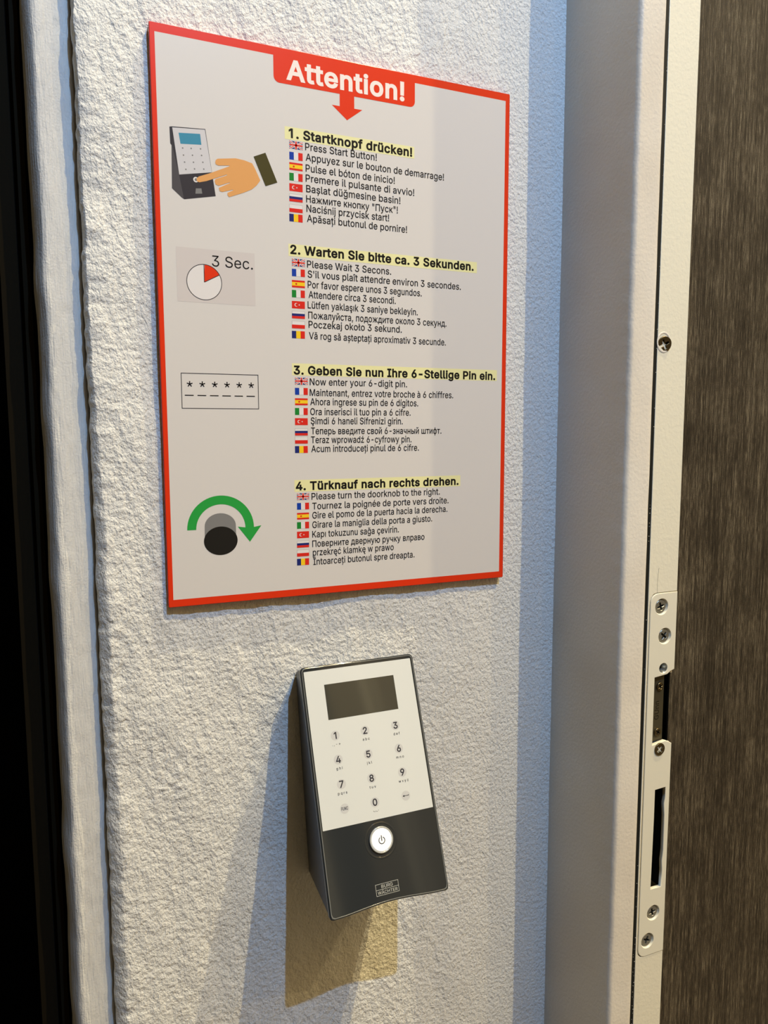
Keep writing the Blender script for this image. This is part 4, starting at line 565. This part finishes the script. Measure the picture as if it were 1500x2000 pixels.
for s_, x, y, w_, k in LINES:
    if k == 1: text('heading_text', s_, x, y, w_, 4.5, 5.05, M['ink'], sg, bold=0.029)
    elif k == 2: text('title_text', s_, x, y, w_, 9.6, 5.06, M['letter'], sg, bold=0.026)
    elif k == 3: text('timer_text', s_, x, y, w_, 5.6, 5.06, M['ink'], sg)
    else: text('instruction_text', s_, x, y, w_, 3.75, 5.05, M['ink'], sg, bold=0.008)
# flags
def rc(x0, y0, x1, y1): return [(x0, y0), (x1, y0), (x1, y1), (x0, y1)]
def flag_polys(i):
    W_, H_ = 7.45, 3.95
    if i == 0:
        P = [(rc(0, -H_, W_, 0), 0)]
        P += [(line_poly((0.2, -0.2), (W_-0.2, -H_+0.2), 1.0), 2), (line_poly((0.2, -H_+0.2), (W_-0.2, -0.2), 1.0), 2)]
        P += [(line_poly((0.1, -0.15), (W_-0.1, -H_+0.15), 0.35), 3), (line_poly((0.1, -H_+0.15), (W_-0.1, -0.15), 0.35), 3)]
        P += [(rc(0, -H_/2-0.65, W_, -H_/2+0.65), 4), (rc(W_/2-0.75, -H_, W_/2+0.75, 0), 4), (rc(0, -H_/2-0.4, W_, -H_/2+0.4), 5), (rc(W_/2-0.45, -H_, W_/2+0.45, 0), 5)]
        return P, ['fn', 'fn', 'fw', 'fr', 'fw', 'fr']
    if i in (1, 3, 7):
        t = W_/3; return [(rc(0, -H_, t, 0), 0), (rc(t, -H_, 2*t, 0), 1), (rc(2*t, -H_, W_, 0), 2)], {1: ['fb', 'fw', 'fr'], 3: ['fg', 'fw', 'fr'], 7: ['fn', 'fy', 'fr']}[i]
    if i == 2: return [(rc(0, -H_, W_, 0), 0), (rc(0, -H_*0.74, W_, -H_*0.26), 1), (circle(W_*0.33, -H_/2, 0.55, 10), 2)], ['fr', 'fy', 'fr']
    if i == 4:
        st = [(W_*0.56+(0.5 if k % 2 == 0 else 0.2)*math.cos(math.radians(180+36*k)), -H_/2+(0.5 if k % 2 == 0 else 0.2)*math.sin(math.radians(180+36*k))) for k in range(10)]
        return [(rc(0, -H_, W_, 0), 0), (circle(W_*0.33, -H_/2, 0.95, 18), 1), (circle(W_*0.365, -H_/2, 0.75, 18), 2), (st, 3)], ['fr', 'fw', 'fr', 'fw']
    if i == 5: return [(rc(0, -H_, W_, 0), 0), (rc(0.1, -H_/3, W_-0.1, -0.1), 1), (rc(0, -H_*2/3, W_, -H_/3), 2), (rc(0, -H_, W_, -H_*2/3), 3)], ['kgrey', 'fw', 'fn', 'fr']
    return [(rc(0, -H_, W_, 0), 0), (rc(0.1, -H_/2, W_-0.1, -0.1), 1), (rc(0, -H_, W_, -H_/2), 2)], ['kgrey', 'fw', 'fr']
fnames = ['british_flag', 'french_flag', 'spanish_flag', 'italian_flag', 'turkish_flag', 'russian_flag', 'polish_flag', 'romanian_flag']
proto = {}
for i, x, y, w_, h_ in FLAGS:
    if i not in proto:
        P, ms = flag_polys(i); proto[i] = flat(fnames[i], P, 5.02, [M[q] for q in ms], sg); o = proto[i]
    else: o = proto[i].copy(); C.objects.link(o); o.parent = sg
    o.location = (x*MM, y*MM, 0); o.scale = (w_/7.45, h_/3.95, 1)
# picture 1: finger pressing the keypad
def fp(name, pts, m, z, holes=()): return shape(name, list(pts), list(holes), 0, z, m, sg, flat=True)
fp('keypad_picture', PIC_BODY, M['pdark'], 5.02); fp('keypad_picture_side', PIC_SIDE, M['pside'], 5.03); fp('keypad_picture_panel', PIC_WHITE, M['pgrey'], 5.04); fp('keypad_picture_display', PIC_LCD, M['plcd'], 5.05)
flat('keypad_picture_keys', [(circle(x, y, 0.42, 6), 0) for x, y in PIC_DIG], 5.05, [M['kgrey']], sg)
fp('keypad_picture_button', circle(-84.1, 75.4, 1.35, 20), M['fw'], 5.05); fp('keypad_picture_button_dot', circle(-84.0, 75.4, 0.75, 16), M['kgrey'], 5.06)
fp('keypad_picture_badge', PIC_BADGE, M['kgrey'], 5.04)
fp('hand_picture', PIC_HAND, M['skin'], 5.07); fp('cuff_picture', PIC_CUFF, M['cuff'], 5.07)
# picture 2: three second timer
fp('timer_background', [(-95.3, 41.0), (-54.1, 41.0), (-54.1, 13.4), (-95.3, 13.4)], M['pbox'], 5.01)
cx, cy, rr = -81.2, 24.0, 9.1
fp('timer_dial', circle(cx, cy, rr, 56), M['fw'], 5.02); fp('timer_outline', circle(cx, cy, rr+0.15, 56), M['ink2'], 5.04, [circle(cx, cy, rr-0.2, 56)])
wd = [(cx, cy)]+[(cx+rr*math.cos(math.radians(a)), cy+rr*math.sin(math.radians(a))) for a in range(28, 91, 3)]
fp('timer_wedge', wd, M['red'], 5.03)
for a, b2 in (((cx, cy), (cx, cy+rr)), ((cx, cy), wd[1])): fp('timer_hand', line_poly(a, b2, 0.35), M['ink2'], 5.05)
# picture 3: six digit box
fp('pin_box', rc(-94.8, -42.0, -53.4, -23.3), M['ink2'], 5.03, [rc(-94.45, -41.65, -53.75, -23.65)])
for k in range(6):
    x = -90.35+6.58*k
    ps = [(line_poly((x, -29.1), (x+1.55*math.cos(math.radians(90+72*j)), -29.1+1.55*math.sin(math.radians(90+72*j))), 0.55), 0) for j in range(5)]
    flat('pin_star', ps, 5.04, [M['ink']], sg)
    flat('pin_dash', [(line_poly((x-2.7, -35.0), (x+1.9, -35.0), 0.5), 0)], 5.04, [M['ink']], sg)
# picture 4: green turn arrow and knob
ac = (-75.8, -107.0); Ro, Ri = 18.2, 13.4
arc = [(ac[0]+Ro*math.cos(math.radians(a)), ac[1]+Ro*math.sin(math.radians(a))) for a in range(180, -1, -6)]
arc += [(-53.4, -106.3), (-60.0, -115.2), (-66.6, -106.4)]
arc += [(ac[0]+Ri*math.cos(math.radians(a)), ac[1]+Ri*math.sin(math.radians(a))) for a in range(0, 181, 6)]
fp('turn_arrow', arc, M['green'], 5.03)
kx = -76.2
ks_ = [(kx+8.5*math.cos(math.radians(a)), -105.5+7.0*math.sin(math.radians(a))) for a in range(0, 181, 10)]+[(kx-8.6, -113.5), (kx+8.6, -113.5)]
fp('knob_picture_side', ks_, M['kgrey'], 5.04); fp('knob_picture_front', circle(-76.1, -113.7, 9.2, 40, 7.9), M['kblack'], 5.05)

# ---------------------------------------------------------------- the keypad
ny, nz = 0.92789, 0.37285
FM = Matrix(((1, 0, 0, -0.0365), (0, nz, -ny, -0.01866), (0, ny, nz, ZO-0.1867), (0, 0, 0, 1)))     # local: x right, y up the slope, z out of the face
kd = root('access_keypad', 'dark wedge-shaped access keypad with white key panel and display, below the sign', 'keypad', m=FM)
Wd, Hh = 70.0, 131.2
def to_face(x, d, z):        # wall mm -> face mm
    p_ = Vector((x+36.5, -(d-18.66), z+186.7)); return (p_.x, p_.y*nz+p_.z*ny, p_.y*(-ny)+p_.z*nz)
# wedge body, drawn in slightly towards the wall
fo = [(0.5, -0.5, -2.6), (Wd-0.5, -0.5, -2.6), (Wd-0.5, -Hh+1.2, -2.6), (0.5, -Hh+1.2, -2.6)]
bk = [to_face(-33.6, 0.3, -194.5), to_face(30.4, 0.3, -194.5), to_face(24.2, 0.3, -321.5), to_face(-27.2, 0.3, -321.5)]
me = bpy.data.meshes.new('wedge_body'); me.from_pydata([Vector(q)*MM for q in fo+bk], [], [(0, 1, 2, 3), (4, 7, 6, 5), (0, 4, 5, 1), (1, 5, 6, 2), (2, 6, 7, 3), (3, 7, 4, 0)])
import bmesh
bm = bmesh.new(); bm.from_mesh(me); bmesh.ops.recalc_face_normals(bm, faces=bm.faces); bmesh.ops.bevel(bm, geom=list(bm.edges), offset=1.2*MM, segments=3, affect='EDGES', profile=0.5); bm.to_mesh(me); bm.free()
me.materials.append(M['body']); me.polygons.foreach_set('use_smooth', [True]*len(me.polygons)); me.set_sharp_from_angle(angle=0.6); o = bpy.data.objects.new('wedge_body', me); link(o, kd)
def plate_outline(ins, arch=2.0):
    r = 2.6-ins*0.5; top = [(ins+r*(1-math.cos(math.radians(a))), -ins-r*(1-math.sin(math.radians(a)))) for a in range(0, 91, 15)]
    top += [(Wd-ins-r*(1-math.sin(math.radians(a))), -ins-r*(1-math.cos(math.radians(a)))) for a in range(0, 91, 15)]
    bot = []
    for k in range(0, 21):
        t = k/20; x = Wd-ins-t*(Wd-2*ins); y = -Hh+ins+arch*0.5*(1-math.cos(2*math.pi*t))
        if k == 0: bot += [(x, y+2.2), (x-0.5, y+0.7), (x-1.8, y+0.05)]
        elif k == 20: bot += [(x+1.8, y+0.05), (x+0.5, y+0.7), (x, y+2.2)]
        elif 1 < k < 19: bot.append((x, y))
    return top+bot
shape('cover_plate', plate_outline(0), [], -3.2, 0, M['face'], kd, bevel=0.7)['label'] = 'glossy dark cover plate with wavy lower edge'
shape('cover_rim', plate_outline(0.7), [plate_outline(1.15)], -0.3, 0.22, M['rim'], kd, bevel=0.1)
wp = shape('white_key_panel', rrect(1.9, 68.0, -87.0, -2.6, 0.3), [], 0, 0.03, M['wpanel'], kd, flat=True)
wp['label'] = 'cream white key panel'
mesh('display', [(12.9, -30.5, 0.06), (55.8, -30.5, 0.06), (55.8, -11.0, 0.06), (12.9, -11.0, 0.06)], [(0, 1, 2, 3)], M['lcd'], kd)
kx_ = (15.6, 33.5, 52.4); ky_ = (-39.3, -52.2, -65.2, -78.0)
subs = {'1': '. , - +', '2': 'a b c', '3': 'd e f', '4': 'g h i', '5': 'j k l', '6': 'm n o', '7': 'p q r s', '8': 't u v', '9': 'w x y z'}
for r_ in range(4):
    for c_ in range(3):
        x, y = kx_[c_], ky_[r_]
        o = shape('key', circle(x, y, 2.6, 28), [], 0, 0.06, M['key'], kd, flat=True)
        if r_ < 3:
            s_ = str(r_*3+c_+1)
            text('digit', s_, x, y-1.75, None, 3.5, 0.09, M['digit'], o, bold=0.02, centre=True)
            text('letters', subs[s_], x, y-5.3, None, 1.35, 0.09, M['digit'], o, bold=0.01, centre=True)
        elif c_ == 0: text('lettering', 'FUNC', x, y-0.75, 3.8, 1.6, 0.09, M['digit'], o, bold=0.02, centre=True)
        elif c_ == 1:
            text('digit', '0', x, y-1.75, None, 3.5, 0.09, M['digit'], o, bold=0.02, centre=True)
            mk = [(line_poly((x-1.6, y-4.3), (x-0.9, y-4.9), 0.18), 0), (line_poly((x-0.6, y-4.9), (x+0.1, y-4.5), 0.18), 0), (line_poly((x+0.2, y-4.9), (x+0.9, y-4.9), 0.18), 0), (line_poly((x+1.4, y-4.2), (x+1.4, y-4.6), 0.18), 0)]
            flat('marks', mk, 0.09, [M['digit']], o)
        else:
            flat('enter_arrow', [(line_poly((x-1.6, y), (x+1.7, y), 0.32), 0), ([(x-2.0, y), (x-0.9, y-0.6), (x-0.9, y+0.6)], 0), (line_poly((x+1.7, y-0.1), (x+1.7, y+0.5), 0.3), 0)], 0.09, [M['digit']], o)
# recessed surround and power button
bx, by = 33.9, -97.6
vv = [(bx+r*math.cos(a*math.pi/24), by-0.4+r*math.sin(a*math.pi/24), z) for r, z in ((9.6, 0.02), (9.3, 0.14), (8.7, 0.14), (8.4, 0.02)) for a in range(48)]
mesh('button_surround', vv, [(k*48+i, k*48+(i+1) % 48, (k+1)*48+(i+1) % 48, (k+1)*48+i) for k in range(3) for i in range(48)], M['face'], kd, True)
pb = shape('power_button', circle(bx, by, 6.0, 48), [], 0.0, 1.5, M['btn'], kd, bevel=0.5); pb['label'] = 'round white start button with power symbol'
shape('button_ring', circle(bx, by, 6.9, 48), [circle(bx, by, 5.95, 48)], 0.0, 1.3, M['ring'], pb, bevel=0.3)
ring = [(bx+1.95*math.cos(math.radians(a)), by-0.2+1.95*math.sin(math.radians(a))) for a in range(115, 426, 8)]+[(bx+1.5*math.cos(math.radians(a)), by-0.2+1.5*math.sin(math.radians(a))) for a in range(425, 114, -8)]
shape('power_symbol', ring, [], 0, 1.56, M['digit'], pb, flat=True)
flat('power_symbol_bar', [(rc(bx-0.25, by-0.5, bx+0.25, by+2.4), 0)], 1.58, [M['digit']], pb)
# maker's badge
lg = shape('badge', rc(27.1, -125.1, 40.5, -119.3), [rc(27.28, -122.1, 40.32, -119.48), rc(27.28, -124.92, 40.32, -122.28)], 0, 0.05, M['logo'], kd, flat=True)
text('badge_lettering', 'BURG', 33.8, -121.6, 6.6, 1.65, 0.05, M['logo'], lg, bold=0.0, centre=True)
text('badge_lettering', 'WÄCHTER', 33.8, -124.45, 11.6, 1.55, 0.05, M['logo'], lg, bold=0.0, centre=True)
